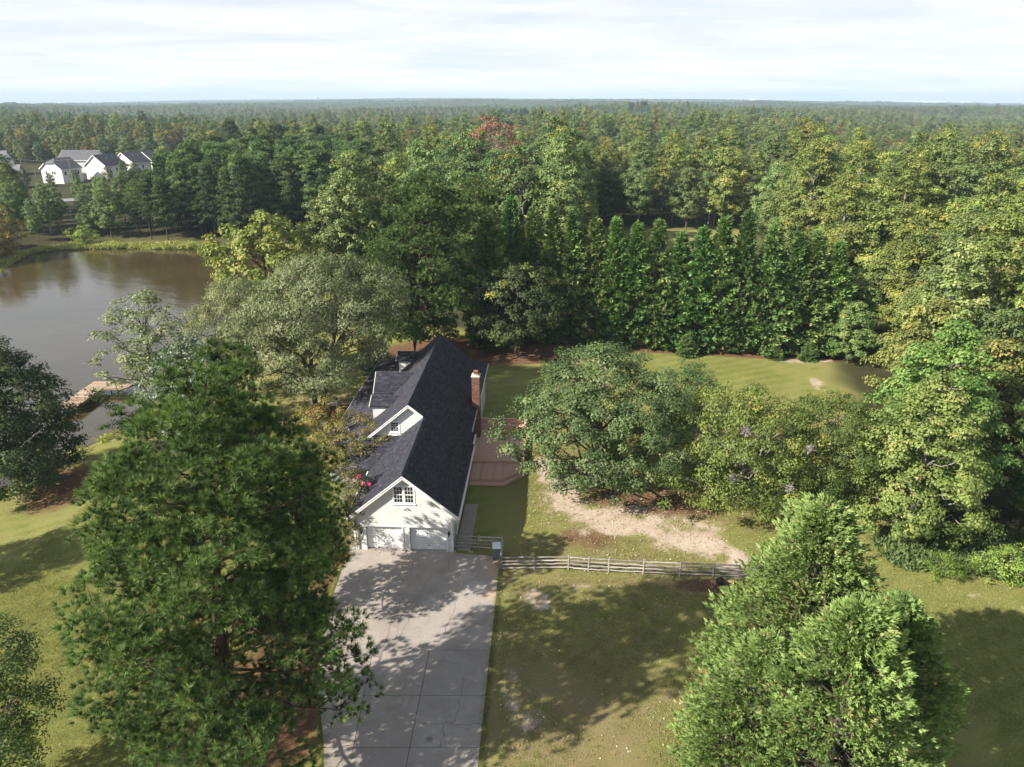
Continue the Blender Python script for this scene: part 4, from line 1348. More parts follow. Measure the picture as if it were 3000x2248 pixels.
# water tower, mast and pale sheds on the horizon
wt = empty('water_tower', (-1590, 6250, -6), 0, 'pale blue-white water tower rising above the far horizon woods', 'water tower')
MB().lathe([(1, 0), (5.2, 0), (3.0, 6), (2.6, 24), (4.5, 29)], (0, 0, 0), 18).build('column', M['trim'], wt, smooth=True)
MB().lathe([(4.5, 29), (11, 33), (13.5, 38), (12.5, 43), (7, 47), (1, 48.3)], (0, 0, 0), 24).build('tank', plain('pale_tank_paint', (.72, .8, .82), .5), wt, smooth=True)
ms = empty('radio_mast', (985, 3300, -4), 0, 'thin pale lattice mast standing above the distant woods', 'mast')
b = MB()
for a in range(3):
    c, s_ = math.cos(a * 2.094) * 1.0, math.sin(a * 2.094) * 1.0
    b.tube([(c, s_, 0), (c * .6, s_ * .6, 40)], .22, 5)
for k in range(16):
    r_ = 1 - .4 * k / 16
    q = [(math.cos(a * 2.094) * r_, math.sin(a * 2.094) * r_, k * 2.5 + (a % 2) * 1.2) for a in range(4)]
    b.tube(q, .1, 4)
b.build('lattice', M['trim'], ms)
shed_m = plain('white_sheet_metal', (.78, .78, .78), .5)
for (x, y, w_, d_, h_, lab) in ((3260, 5950, 190, 60, 13, 'longest white industrial shed on the far horizon'), (3080, 5900, 80, 50, 12, 'smaller white shed left of the longest white industrial shed'),
                                (3560, 6000, 60, 60, 13, 'small white shed right of the longest white industrial shed'), (1560, 5000, 46, 30, 12, 'single white shed below the thin lattice mast'),
                                (3650, 5050, 60, 40, 11, 'white shed near the edge of the far plain')):
    z_ = gz(x, y) + 10
    e_ = empty('industrial_shed', (x, y, z_), -.2, lab, 'building', 'white sheds on the horizon')
    MB().box(-w_ / 2, w_ / 2, -d_ / 2, d_ / 2, -25, h_).build('wall', shed_m, e_)
    MB().prism([(-w_ / 2 - 1, -d_ / 2 - 1, h_), (-w_ / 2 - 1, d_ / 2 + 1, h_), (-w_ / 2 - 1, 0, h_ + 4)], (w_ + 2, 0, 0)).build('roof', shed_m, e_)

# ------------------------------------------------------------------ tree generators


def unit(v):
    return v / np.maximum(np.linalg.norm(v, axis=-1, keepdims=True), 1e-9)


def rnd_unit(g, n):
    return unit(g.normal(size=(n, 3)))


def cards(P, D, N, Ln, Wd):
    """rhombic leaves; returns verts (4n,3) and quads"""
    Sd = unit(np.cross(D, N))
    Ln = Ln[:, None]; Wd = Wd[:, None]
    Vv = np.stack([P, P + D * Ln * .45 + Sd * Wd * .5, P + D * Ln, P + D * Ln * .45 - Sd * Wd * .5], 1).reshape(-1, 3)
    n = len(P)
    return Vv, np.arange(4 * n).reshape(n, 4)


def tube_arrays(paths, k=6):
    Vs, Fs, b = [], [], 0
    ang = np.arange(k) * 2 * np.pi / k
    for pts, rad in paths:
        pts = np.asarray(pts, float); rad = np.asarray(rad, float)
        d = unit(np.gradient(pts, axis=0))
        ref = np.where(np.abs(d[:, 2:3]) > .9, np.array([[1., 0, 0]]), np.array([[0, 0, 1.]]))
        s = unit(np.cross(d, ref)); u = np.cross(s, d)
        rg = pts[:, None, :] + rad[:, None, None] * (np.cos(ang)[None, :, None] * s[:, None, :] + np.sin(ang)[None, :, None] * u[:, None, :])
        n = len(pts)
        Vs.append(rg.reshape(-1, 3))
        i = np.arange(n - 1)[:, None] * k
        j = np.arange(k)[None, :]
        f = np.stack([b + i + j, b + i + (j + 1) % k, b + i + k + (j + 1) % k, b + i + k + j], -1).reshape(-1, 4)
        Fs.append(f)
        b += n * k
    return np.concatenate(Vs), np.concatenate(Fs)


def limb(p0, p1, g, n=5, sag=0.0, wob=.05):
    p0, p1 = np.asarray(p0, float), np.asarray(p1, float)
    tt = np.linspace(0, 1, n)[:, None]
    L_ = np.linalg.norm(p1 - p0)
    q = p0 + (p1 - p0) * tt
    q = q + g.normal(size=(n, 3)) * wob * L_ * (np.sin(tt * np.pi))
    q[:, 2] += (sag * L_ * np.sin(tt * np.pi))[:, 0]
    return q


def pick_spread(g, P, n, dmin):
    keep = []
    for p in P:
        if len(keep) >= n: break
        if keep:
            if np.min(np.sum((np.array(keep) - p) ** 2, 1)) < dmin ** 2: continue
        keep.append(p)
    return np.array(keep)


def broad_tree(name, seed, H, R, cb, prof, bark, leaf, n_clump=150, clump_r=.9, n_leaf=50, ll=.42, lw=.26, flat=.8, droop=.25, lean=(0, 0), lobes=.17,
               trunks=1, tr=.22, sparse=0.0, inner=.2, limbs=26, split=None):
    """trunk with limbs, and a crown of leaf clumps set through an uneven hull"""
    g = np.random.default_rng(seed)
    ph = g.uniform(0, 6.28, 6)
    m = n_clump * 5
    tt = g.uniform(0, 1, m) ** .9
    az = g.uniform(0, 2 * np.pi, m)
    pr = np.interp(tt, [p[0] for p in prof], [p[1] for p in prof])
    lob = 1 + lobes * (np.cos(2 * az + ph[0] + 3 * tt) + np.cos(3 * az + ph[1] - 5 * tt) + .8 * np.cos(5 * az + ph[2] + 9 * tt))
    keepm = g.uniform(0, 1, m) < (pr + .15)
    rr = pr * R * lob * (1 - .30 * g.uniform(0, 1, m) ** 1.6)
    inn = g.uniform(0, 1, m) < inner
    rr = np.where(inn, rr * g.uniform(.25, .75, m), rr)
    zc = cb + tt * (H - cb)
    C = np.stack([rr * np.cos(az) + lean[0] * tt, rr * np.sin(az) + lean[1] * tt, zc + g.normal(0, .25, m)], 1)[keepm]
    C = pick_spread(g, C, n_clump, clump_r * .62)
    nc = len(C)
    cr_ = clump_r * g.uniform(.65, 1.3, nc)
    cvar = np.clip(g.normal(.45, .17, nc), 0, .9)
    nl = np.maximum((n_leaf * (cr_ / clump_r) ** 2 * (1 - sparse * g.uniform(0, 1, nc))).astype(int), 4)
    idx = np.repeat(np.arange(nc), nl)
    n = len(idx)
    off = rnd_unit(g, n)
    off[:, 2] = np.where(off[:, 2] < -.25, -off[:, 2] * .6, off[:, 2])
    rad = cr_[idx] * g.uniform(.15, 1, n) ** .5
    off2 = off * rad[:, None]
    off2[:, 2] *= flat
    P = C[idx] + off2
    axis_ = np.stack([lean[0] * (P[:, 2] / H), lean[1] * (P[:, 2] / H), np.full(n, cb + .3 * (H - cb))], 1)
    outw = unit(P - axis_)
    N = unit(off * .95 + outw * .75 + np.array([0, 0, .30]) + g.normal(size=(n, 3)) * .42)
    D = np.cross(N, rnd_unit(g, n))
    D[:, 2] -= droop * .7
    D = unit(D)
    N = unit(np.cross(np.cross(D, N), D))
    Vv, Ff = cards(P, D, N, ll * g.uniform(.65, 1.25, n), lw * g.uniform(.65, 1.25, n))
    var = np.clip(cvar[idx] + g.normal(0, .17, n), 0, 1)
    var = np.repeat(var, 4)
    crown = raw_mesh(name + '_crown', Vv, [Ff], leaf, var=var)
    # woody parts
    paths = []
    tops = []
    for k in range(trunks):
        a = k * 2.2 + seed
        spread = 0 if trunks == 1 else .16 * H
        top = np.array([lean[0] * .8 + spread * math.cos(a), lean[1] * .8 + spread * math.sin(a), cb + (H - cb) * .72])
        b0 = np.array([.25 * math.cos(a), .25 * math.sin(a), -.4]) if trunks > 1 else np.array([0, 0, -.4])
        q = limb(b0, top, g, 9, 0, .012)
        paths.append((q, np.linspace(tr * (1 if trunks == 1 else .75), tr * .22, 9)))
        tops.append(q)
    sel = g.permutation(nc)[:limbs]
    for c in sel:
        q = tops[int(g.integers(trunks))]
        zt = max(cb * .75, C[c, 2] - np.linalg.norm(C[c, :2]) * g.uniform(.5, .9))
        j = np.argmin(np.abs(q[:, 2] - zt))
        L_ = limb(q[j], C[c], g, 6, .06, .05)
        r0 = tr * (.42 - .25 * (zt / H))
        paths.append((L_, np.linspace(max(r0, .05), .025, 6)))
        for _ in range(2):
            o = C[int(g.integers(nc))]
            if np.linalg.norm(o - C[c]) < R * .55:
                paths.append((limb(L_[3], o, g, 4, .03, .05), np.linspace(.045, .02, 4)))
    tv, tf = tube_arrays(paths, 6)
    trunk = raw_mesh(name + '_trunk', tv, [tf], bark, smooth=True, var=g.uniform(.2, .8, len(tv)))
    return crown, trunk


def needles(P, D, g, per, ln, wd, cone=(.15, 1.25), U=None):
    """bursts of flat needles round direction D at P; one triangle each"""
    n = len(P)
    idx = np.repeat(np.arange(n), per)
    a = g.uniform(0, 2 * np.pi, n * per)
    th = g.uniform(cone[0], cone[1], n * per)
    d0 = D[idx]
    ref = np.where(np.abs(d0[:, 2:3]) > .9, np.array([[1., 0, 0]]), np.array([[0, 0, 1.]]))
    s = unit(np.cross(d0, ref)); u = np.cross(s, d0)
    d = unit(d0 * np.cos(th)[:, None] + (s * np.cos(a)[:, None] + u * np.sin(a)[:, None]) * np.sin(th)[:, None])
    L_ = (ln * g.uniform(.7, 1.15, len(idx)))[:, None]
    # blades turn their flat side to the open air
    fu = (np.array([0, 0, 1.]) if U is None else U[idx]) + rnd_unit(g, len(idx)) * .55
    sd = unit(np.cross(d, fu)) * (wd * .5)
    b = P[idx] + d * L_ * .06
    Vv = np.stack([b - sd, b + sd, b + d * L_], 1).reshape(-1, 3)
    return Vv, np.arange(len(Vv)).reshape(-1, 3), idx


def big_pine(name, seed, H, cb, R, prof, per=26, ln=.32, wd=.05, whorl=.85, lean=(0, 0), tr=.30, tufts=24, cl_r=.88, leaf=None):
    """long-needled pine: whorls of limbs ending in rounded masses of needle bursts, with gaps between"""
    g = np.random.default_rng(seed)
    paths, TP, TD, TC = [], [], [], []
    tz = np.linspace(-.4, H, 14)
    wob = np.cumsum(g.normal(0, .06, (14, 2)), 0)
    tp = np.stack([wob[:, 0] + lean[0] * (tz / H) ** 1.5, wob[:, 1] + lean[1] * (tz / H) ** 1.5, tz], 1)
    paths.append((tp, np.interp(tz, [-.4, H], [tr, .05])))
    at = lambda z: np.array([np.interp(z, tz, tp[:, i]) for i in range(3)])
    C, CR, CO = [], [], []
    z, a0 = cb, g.uniform(0, 6.28)
    while z < H - .5:
        t_ = (z - cb) / (H - cb)
        nb = int(g.integers(4, 7)) if t_ < .8 else int(g.integers(3, 5))
        a0 += 1.1
        for k in range(nb):
            az = a0 + k * 2 * np.pi / nb + g.normal(0, .3)
            Lb = np.interp(t_, [p[0] for p in prof], [p[1] for p in prof]) * R * g.uniform(.58, 1.12)
            el = np.interp(t_, [0, .6, 1], [-.04, .22, .9]) + g.normal(0, .12)
            d = np.array([math.cos(az) * math.cos(el), math.sin(az) * math.cos(el), math.sin(el)])
            sd = np.array([-math.sin(az), math.cos(az), 0])
            n = max(6, int(Lb / .6))
            q = np.linspace(0, 1, n)
            pts = at(z + g.normal(0, .2)) + d * (q * Lb)[:, None]
            pts[:, 2] += Lb * (.14 * q ** 2 - .16 * q * (1 - q)) * (1 - t_)
            pts += np.cumsum(g.normal(0, .06, (n, 3)), 0) * q[:, None]
            paths.append((pts, np.linspace(.02 + .0105 * Lb, .014, n)))
            ends = [(1.0, 0.0)]
            m = int(np.clip(Lb / .82, 0, 8))
            for j in range(m):
                ends.append((g.uniform(.18, .97), g.choice([-1, 1]) * g.uniform(.4, 1.0) * np.interp(Lb, [1, 7], [.6, 1.9])))
            for f, off in ends:
                p = np.array([np.interp(f, q, pts[:, i]) for i in range(3)])
                c = p + sd * off + d * abs(off) * .5 + np.array([0, 0, .10 + .12 * abs(off)])
                if off:
                    paths.append((np.stack([p, (p + c) / 2 - np.array([0, 0, .06]), c]), np.array([.03, .02, .012])))
                C.append(c); CO.append(d); CR.append(cl_r * g.uniform(.65, 1.25) * (.8 if t_ > .85 else 1))
        z += whorl * g.uniform(.75, 1.25)
    C.append(at(H)); CO.append(np.array([0, 0, 1.])); CR.append(cl_r * .8)
    C, CR, CO = np.array(C), np.array(CR), np.array(CO)
    nt = np.maximum((tufts * (CR / cl_r) ** 2).astype(int), 5)
    idx = np.repeat(np.arange(len(C)), nt)
    n = len(idx)
    o = rnd_unit(g, n)
    o[:, 2] = np.where(o[:, 2] < -.2, -o[:, 2], o[:, 2])
    o = unit(o + CO[idx] * .35)
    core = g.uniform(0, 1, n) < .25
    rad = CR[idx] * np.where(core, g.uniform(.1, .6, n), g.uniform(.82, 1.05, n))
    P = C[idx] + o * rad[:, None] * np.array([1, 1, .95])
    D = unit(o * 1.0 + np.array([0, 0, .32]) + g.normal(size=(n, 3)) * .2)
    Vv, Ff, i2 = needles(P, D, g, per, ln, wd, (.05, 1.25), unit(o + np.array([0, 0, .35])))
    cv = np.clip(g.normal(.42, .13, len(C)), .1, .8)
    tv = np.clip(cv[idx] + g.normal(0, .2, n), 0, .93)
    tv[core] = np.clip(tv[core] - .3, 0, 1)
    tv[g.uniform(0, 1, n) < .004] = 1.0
    var = np.repeat(np.clip(tv[i2] + g.normal(0, .09, len(i2)), 0, 1), 3)
    crown = raw_mesh(name + '_crown', Vv, [Ff], leaf or L['pine'], var=var)
    a, b_ = tube_arrays(paths, 5)
    trunk = raw_mesh(name + '_trunk', a, [b_], M['pinebark'], smooth=True, var=g.uniform(.2, .8, len(a)))
    return crown, trunk


def wood_pine(name, seed, H, cb, R, prof, pads=95, per_pad=40, ln=.46, wd=.20, leaf=None, pad_r=1.15):
    """forest pine: bare lower bole, crown of flat needle pads"""
    g = np.random.default_rng(seed)
    lean = g.normal(0, .4, 2)
    paths = [(np.stack([lean[0] * np.linspace(0, 1, 8) ** 2, lean[1] * np.linspace(0, 1, 8) ** 2, np.linspace(-.5, H - .5, 8)], 1), np.linspace(.24, .05, 8))]
    PC = []
    for k in range(pads):
        t_ = (k + g.uniform(0, 1)) / pads
        t_ = t_ ** .85
        az = k * 2.399 + g.normal(0, .5)
        r = np.interp(t_, [p[0] for p in prof], [p[1] for p in prof]) * R * g.uniform(.45, 1.12)
        z = cb + t_ * (H - cb) + g.normal(0, .2)
        c = np.array([r * math.cos(az) + lean[0], r * math.sin(az) + lean[1], z])
        PC.append(c)
        if k % 2 == 0:
            paths.append((limb([lean[0] * .7, lean[1] * .7, z - r * g.uniform(.05, .35)], c, g, 4, -.05, .04), np.array([.07, .06, .04, .02])))
    PC = np.array(PC)
    pr = pad_r * g.uniform(.7, 1.3, pads)
    idx = np.repeat(np.arange(pads), per_pad)
    n = len(idx)
    a = g.uniform(0, 6.283, n)
    rr = pr[idx] * np.sqrt(g.uniform(0, 1, n))
    P = PC[idx] + np.stack([rr * np.cos(a), rr * np.sin(a), g.normal(0, .16, n) + .35 * (1 - (rr / pr[idx]) ** 2) - .12], 1)
    out = P - np.array([lean[0], lean[1], 0])
    out[:, 2] = 0
    D = unit(unit(out) * .55 + np.array([0, 0, .9]) + g.normal(size=(n, 3)) * .35)
    Vv, Ff, i2 = needles(P, D, g, 6, ln, wd, (.2, 1.2), unit(unit(out) * .8 + np.array([0, 0, .7])))
    pv_ = np.clip(g.normal(.48, .24, pads), 0, 1)
    tv = np.clip(pv_[idx] + g.normal(0, .13, n), 0, 1)
    var = np.repeat(np.clip(tv[i2] + g.normal(0, .06, len(i2)), 0, 1), 3)
    crown = raw_mesh(name + '_crown', Vv, [Ff], leaf or L['wpine'], var=var)
    a_, b_ = tube_arrays(paths, 5)
    return crown, raw_mesh(name + '_trunk', a_, [b_], M['pinebark'], smooth=True, var=g.uniform(.2, .8, len(a_)))


def sprays(P, D, g, per, ln, wd, spread=.75, roll=.7):
    """feathery fans: per rhombi spread round D in a roughly flat plane"""
    n = len(P)
    idx = np.repeat(np.arange(n), per)
    k = np.tile(np.linspace(-1, 1, per), n)
    d0 = D[idx]
    side = unit(np.cross(d0, np.array([0, 0, 1.])))
    up = np.cross(side, d0)
    ro = (g.normal(0, roll, n))[idx][:, None]
    side, up = side * np.cos(ro) + up * np.sin(ro), up * np.cos(ro) - side * np.sin(ro)
    a = k * spread + g.normal(0, .15, n * per)
    d = unit(d0 * np.cos(a)[:, None] + side * np.sin(a)[:, None] + up * (g.normal(0, .22, n * per))[:, None])
    b = P[idx] + d0 * ((1 - np.abs(k)) * ln * .35)[:, None]
    N = unit(up + g.normal(size=(n * per, 3)) * .6)
    Vv, Ff = cards(b, d, N, ln * (1.05 - .35 * np.abs(k)) * g.uniform(.75, 1.2, n * per), np.full(n * per, wd) * g.uniform(.8, 1.2, n * per))
    return Vv, Ff, idx


def cone_tree(name, seed, H, R, cb, prof, leaf, bark, branches=260, per_branch=8, per_spray=6, ln=.5, wd=.16, el=.30, width=1.0, tipup=.35, lobes=.10, droop=0.0, dead=.012, roll=1.2):
    g = np.random.default_rng(seed)
    ph = g.uniform(0, 6.28, 4)
    t_ = g.uniform(0, 1, branches) ** 1.15
    az = np.arange(branches) * 2.39996 + g.normal(0, .4, branches)
    pr = np.interp(t_, [p[0] for p in prof], [p[1] for p in prof]) * R
    lob = 1 + lobes * (np.cos(2 * az + ph[0] + 4 * t_) + np.cos(3 * az + ph[1] - 7 * t_) + np.cos(5 * az + 11 * t_ + ph[2]))
    tipr = pr * lob * g.uniform(.80, 1.10, branches)
    z = cb + t_ * (H - cb)
    o = np.stack([np.cos(az), np.sin(az), np.zeros(branches)], 1)
    tipz = z + tipr * np.interp(t_, [0, 1], [el * .4, el * 1.8]) - droop * tipr
    T = o * tipr[:, None]
    T[:, 2] = tipz
    idx = np.repeat(np.arange(branches), per_branch)
    n = len(idx)
    back = g.uniform(0, 1, n) ** 1.3
    tang = np.stack([-np.sin(az), np.cos(az), np.zeros(branches)], 1)[idx]
    bl_ = np.minimum(tipr[idx] * .85, 2.5 * width)
    lat = g.normal(0, .5, n) * (.25 + .75 * back) * width
    P = T[idx] - o[idx] * (back * bl_)[:, None] + tang * lat[:, None]
    P[:, 2] += -.16 * np.abs(lat) - back * bl_ * el * .5 + g.normal(0, .12, n)
    D = unit(o[idx] * .85 + tang * (lat * .55)[:, None] + np.array([0, 0, tipup]) + g.normal(size=(n, 3)) * .22)
    Vv, Ff, i2 = sprays(P, D, g, per_spray, ln, wd, .75, roll)
    bv = np.clip(g.normal(.45, .20, branches), 0, .92)
    bv[g.uniform(0, 1, branches) < dead] = 1.0
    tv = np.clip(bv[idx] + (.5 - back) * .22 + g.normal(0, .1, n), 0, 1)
    # leading shoot
    m = 14
    lp = np.stack([g.normal(0, .08, m), g.normal(0, .08, m), H - g.uniform(-.2, 1.2, m)], 1)
    ldir = unit(np.array([0, 0, 1.]) + g.normal(size=(m, 3)) * .4)
    V2, F2, i3 = sprays(lp, ldir, g, per_spray, ln, wd)
    var = np.concatenate([np.repeat(np.clip(tv[i2] + g.normal(0, .07, len(i2)), 0, 1), 4), np.full(len(V2), .5)])
    crown = raw_mesh(name + '_crown', np.concatenate([Vv, V2]), [np.concatenate([Ff, F2 + len(Vv)])], leaf, var=var)
    paths = [(np.stack([np.zeros(6), np.zeros(6), np.linspace(-.4, H * .97, 6)], 1), np.linspace(R * .075 + .06, .03, 6))]
    for k in range(0, branches, 3):
        paths.append((limb([0, 0, z[k]], T[k] * np.array([.85, .85, 1]), g, 4, 0, .02), np.array([.05, .04, .03, .015])))
    a_, b_ = tube_arrays(paths, 5)
    return crown, raw_mesh(name + '_trunk', a_, [b_], bark, smooth=True, var=g.uniform(.2, .8, len(a_)))


def plant(name, meshes, x, y, label, cat='tree', group=None, s=1.0, sz=None, rz=0.0, z=None, tint=(1, 1, 1)):
    r = empty(name, (x, y, gz(x, y) - .03 if z is None else z), rz, label, cat, group)
    r.scale = (s, s, sz if sz else s)
    c = put('crown', meshes[0], r)
    c.color = (*tint, 1)
    put('trunk', meshes[1], r)
    return r


OVAL = [(0, .45), (.12, .78), (.35, 1), (.6, .92), (.82, .62), (1, .12)]
ROUND = [(0, .62), (.15, .92), (.35, 1), (.6, .9), (.8, .66), (.93, .38), (1, .1)]
COLUMN = [(0, .5), (.2, .85), (.5, 1), (.75, .72), (.9, .4), (1, .08)]
CONE = [(0, .95), (.1, 1), (.3, .84), (.55, .58), (.8, .28), (1, .04)]
PINEP = [(0, .9), (.15, 1), (.4, .96), (.62, .78), (.82, .58), (.93, .42), (1, .15)]
# ------------------------------------------------------------------ the garden trees
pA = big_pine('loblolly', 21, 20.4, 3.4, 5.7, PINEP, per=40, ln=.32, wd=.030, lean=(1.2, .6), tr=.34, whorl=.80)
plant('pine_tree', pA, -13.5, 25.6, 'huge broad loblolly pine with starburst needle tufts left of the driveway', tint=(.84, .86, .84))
pB = big_pine('loblolly_small', 22, 11.6, 2.6, 3.1, PINEP, per=26, ln=.32, wd=.045, tr=.26)
plant('pine_tree', pB, -13.5, 37.6, 'shaded smaller pine between the huge pine and the garage corner')
pC = big_pine('loblolly_mid', 23, 21.8, 3.2, 7.0, [(0, .8), (.15, 1), (.45, .95), (.7, .72), (.88, .42), (1, .1)], per=14, ln=.40, wd=.095, whorl=.80, lean=(2.6, .5), tr=.45, tufts=20, cl_r=1.0)
plant('pine_tree', pC, -12.6, 86.8, 'tall rounded pine with thick dark trunk just behind the far end of the house', tint=(.74, .78, .78))
plant('pine_tree', pC, -4.6, 101, 'tall pine partly hidden behind the rounded pine at the house end', s=.93, rz=2.0)
plant('pine_tree', pC, 40.5, 46.5, 'dark shaded pine at the right edge above the undergrowth', s=.52, rz=1.2)

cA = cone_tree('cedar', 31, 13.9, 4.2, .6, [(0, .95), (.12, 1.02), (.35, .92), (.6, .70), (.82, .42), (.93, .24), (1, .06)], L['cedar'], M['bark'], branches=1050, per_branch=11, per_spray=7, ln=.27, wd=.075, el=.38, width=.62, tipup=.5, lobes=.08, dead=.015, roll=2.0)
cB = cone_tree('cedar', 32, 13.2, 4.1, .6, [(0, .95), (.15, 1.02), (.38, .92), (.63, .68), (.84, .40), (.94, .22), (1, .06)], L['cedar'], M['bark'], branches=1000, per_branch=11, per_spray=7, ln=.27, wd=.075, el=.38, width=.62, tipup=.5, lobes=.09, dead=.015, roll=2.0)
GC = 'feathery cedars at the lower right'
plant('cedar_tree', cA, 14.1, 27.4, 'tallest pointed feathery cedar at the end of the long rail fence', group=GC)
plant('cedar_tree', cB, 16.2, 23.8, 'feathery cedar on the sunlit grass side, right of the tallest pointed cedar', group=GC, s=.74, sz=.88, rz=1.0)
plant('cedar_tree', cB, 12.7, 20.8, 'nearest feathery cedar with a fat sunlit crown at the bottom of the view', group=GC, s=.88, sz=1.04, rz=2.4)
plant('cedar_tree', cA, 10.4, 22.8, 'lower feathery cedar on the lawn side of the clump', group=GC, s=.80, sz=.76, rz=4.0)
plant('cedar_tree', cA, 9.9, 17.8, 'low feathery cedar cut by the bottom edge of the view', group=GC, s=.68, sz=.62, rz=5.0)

oak = broad_tree('oak', 41, 12.5, 7.0, 1.5, ROUND, M['bark'], L['oak'], n_clump=350, clump_r=.92, n_leaf=135, ll=.235, lw=.14, flat=.8, droop=.35, tr=.34, lobes=.10, inner=.22, limbs=46)
plant('oak_tree', oak, 7.2, 53.2, 'large round leafy tree overhanging the brown deck')
pec = broad_tree('pecan', 42, 10.2, 6.0, .9, ROUND, M['palebark'], L['pecan'], n_clump=260, clump_r=.88, n_leaf=130, ll=.25, lw=.105, flat=.95, droop=.75, tr=.24, lobes=.15, inner=.18, limbs=40)
p1 = plant('pecan_tree', pec, 18.3, 50.0, 'olive green pecan with pale web nests right of the round leafy tree')
plant('pecan_tree', pec, 25.6, 51.5, 'darker pecan squeezed between the olive pecan and the wood edge', s=.88, rz=2.1, tint=(.8, .85, .85))
for (dx, dy, dz_) in ((-2.4, -5.0, 5.6), (1.7, -5.2, 4.9), (-1.4, -3.6, 8.7), (3.2, -4.3, 7.6), (2.8, -5.3, 2.6)):
    g_ = np.random.default_rng(int(dz_ * 10))
    n_ = 55
    P_ = rnd_unit(g_, n_) * g_.uniform(.05, .30, (n_, 1)) * np.array([1, .8, 1.1]) + np.array([dx, dy, dz_])
    Vv, Ff = cards(P_, rnd_unit(g_, n_), rnd_unit(g_, n_), np.full(n_, .34), np.full(n_, .09))
    put('web_nest', raw_mesh('web_nest', Vv, [Ff], L['web'], var=np.repeat(g_.uniform(0, 1, n_), 4)), p1)
ash = broad_tree('soft_tree', 43, 6.8, 3.7, .5, ROUND, M['bark'], L['oak'], n_clump=130, clump_r=.7, n_leaf=60, ll=.24, lw=.12, tr=.12, lobes=.14)
plant('small_tree', ash, 17.4, 65.5, 'small soft grey-green tree on the lawn behind the olive pecan')
gum = broad_tree('sweetgum', 44, 15.0, 4.4, 1.2, [(0, .6), (.15, .95), (.4, 1), (.65, .8), (.85, .45), (1, .08)], M['palebark'], L['sweetgum'], n_clump=280, clump_r=.82, n_leaf=105, ll=.235, lw=.19, flat=.72, droop=.3, tr=.24, lobes=.16, inner=.16, limbs=36)
plant('sweetgum_tree', gum, 29.6, 45.3, 'bright yellow-green sweetgum nearest the cedars at the wood edge', s=.90)
plant('sweetgum_tree', gum, 33.0, 50.5, 'taller bright sweetgum just behind the one nearest the cedars', s=1.04, rz=2.6, tint=(.9, 1, .9))

wil = broad_tree('willow_oak', 45, 16.6, 8.2, 4.2, ROUND, M['bark'], L['willow'], n_clump=380, clump_r=1.1, n_leaf=130, ll=.34, lw=.11, flat=.95, droop=.6, tr=.42, lobes=.13, inner=.2, limbs=60, trunks=2, lean=(2.2, 0))
plant('willow_oak', wil, -20.7, 69.9, 'large grey-green willow oak with twin trunks beside the lamp post')
plant('willow_oak', wil, -29.8, 75.5, 'second grey-green willow oak nearer the pond, left of the twin trunk one', s=.78, sz=.80, rz=2.0, tint=(1.0, .98, .92))
mp_ = broad_tree('maple', 46, 16.8, 7.0, 4.5, [(0, .35), (.2, .85), (.45, 1), (.7, .8), (.88, .5), (1, .15)], M['bark'], L['maple'], n_clump=125, clump_r=1.15, n_leaf=100, ll=.42, lw=.34, flat=.75, tr=.3, lobes=.24, inner=.25, limbs=40)
plant('maple_tree', mp_, -35.3, 100.5, 'open yellow-green maple on the pond shore rising behind the willow oaks', s=1.08)
dkt = broad_tree('shore_tree', 47, 14.0, 4.2, 1.5, [(0, .75), (.2, 1), (.5, .9), (.75, .75), (.9, .5), (1, .15)], M['bark'], L['willow'], n_clump=170, clump_r=.85, n_leaf=70, ll=.27, lw=.16, flat=.8, tr=.22, lobes=.18, inner=.2, limbs=40)
plant('shore_tree', dkt, -34.6, 64.0, 'olive tree with visible limbs on the near shore, hiding the landward end of the dock', s=1.08, tint=(.92, .95, .85))
mag = broad_tree('magnolia', 48, 11.2, 4.4, .6, ROUND, M['bark'], L['magnolia'], n_clump=200, clump_r=.8, n_leaf=60, ll=.32, lw=.16, flat=.85, droop=.5, tr=.2, lobes=.12)
plant('magnolia_tree', mag, -30.0, 61.5, 'dark glossy magnolia between the olive shore tree and the willow oaks')
plant('magnolia_tree', mag, -16.6, 80.0, 'small dark magnolia at the far end of the porch roof', s=.46, rz=1.0, tint=(.55, .6, .55))
drk = broad_tree('dark_oak', 49, 13.8, 5.4, 1.4, [(0, .8), (.15, 1), (.4, .95), (.65, .75), (.85, .45), (1, .1)], M['bark'], L['dark'], n_clump=330, clump_r=.9, n_leaf=100, ll=.28, lw=.17, flat=.8, tr=.28, lobes=.15, limbs=50)
plant('dark_oak_tree', drk, -44.0, 56.2, 'very dark green tree on the pond bank at the left edge')
plant('dark_oak_tree', drk, -45.5, 39.5, 'dark tree left of the lawn that throws streaky shade across it', s=.8, rz=1.7)
shade = broad_tree('shade_tree', 50, 12.0, 5.6, 3.0, ROUND, M['bark'], L['dark'], n_clump=210, clump_r=.95, n_leaf=70, ll=.36, lw=.18, tr=.26, lobes=.14)  # the big pine's shade over this crown is put into its leaf colour
sh_ = plant('shade_tree', shade, 0.6, 86.6, 'dark broad tree, shade and sunlit tips put into its colour, in front of the left end of the conifer row', rz=.5)
ytip = broad_tree('yellow_tips', 51, 12.0, 5.4, 8.2, [(0, 1), (.5, .7), (1, .2)], M['bark'], L['maple'], n_clump=16, clump_r=.8, n_leaf=60, ll=.36, lw=.18, limbs=10, tr=.05)  # sunlight on the crown top, painted as yellow-green leaves
put('painted_sunlit_leaves', ytip[0], sh_)['label'] = 'leaf tips on top, sunlight painted in as yellow-green'
crp = broad_tree('crape', 52, 4.9, 3.4, .8, [(0, .6), (.3, .95), (.6, 1), (.85, .75), (1, .4)], M['palebark'], L['crape'], n_clump=130, clump_r=.62, n_leaf=80, ll=.17, lw=.10, tr=.08, trunks=3, lobes=.14, limbs=26)
GP = 'crape myrtles by the porch'
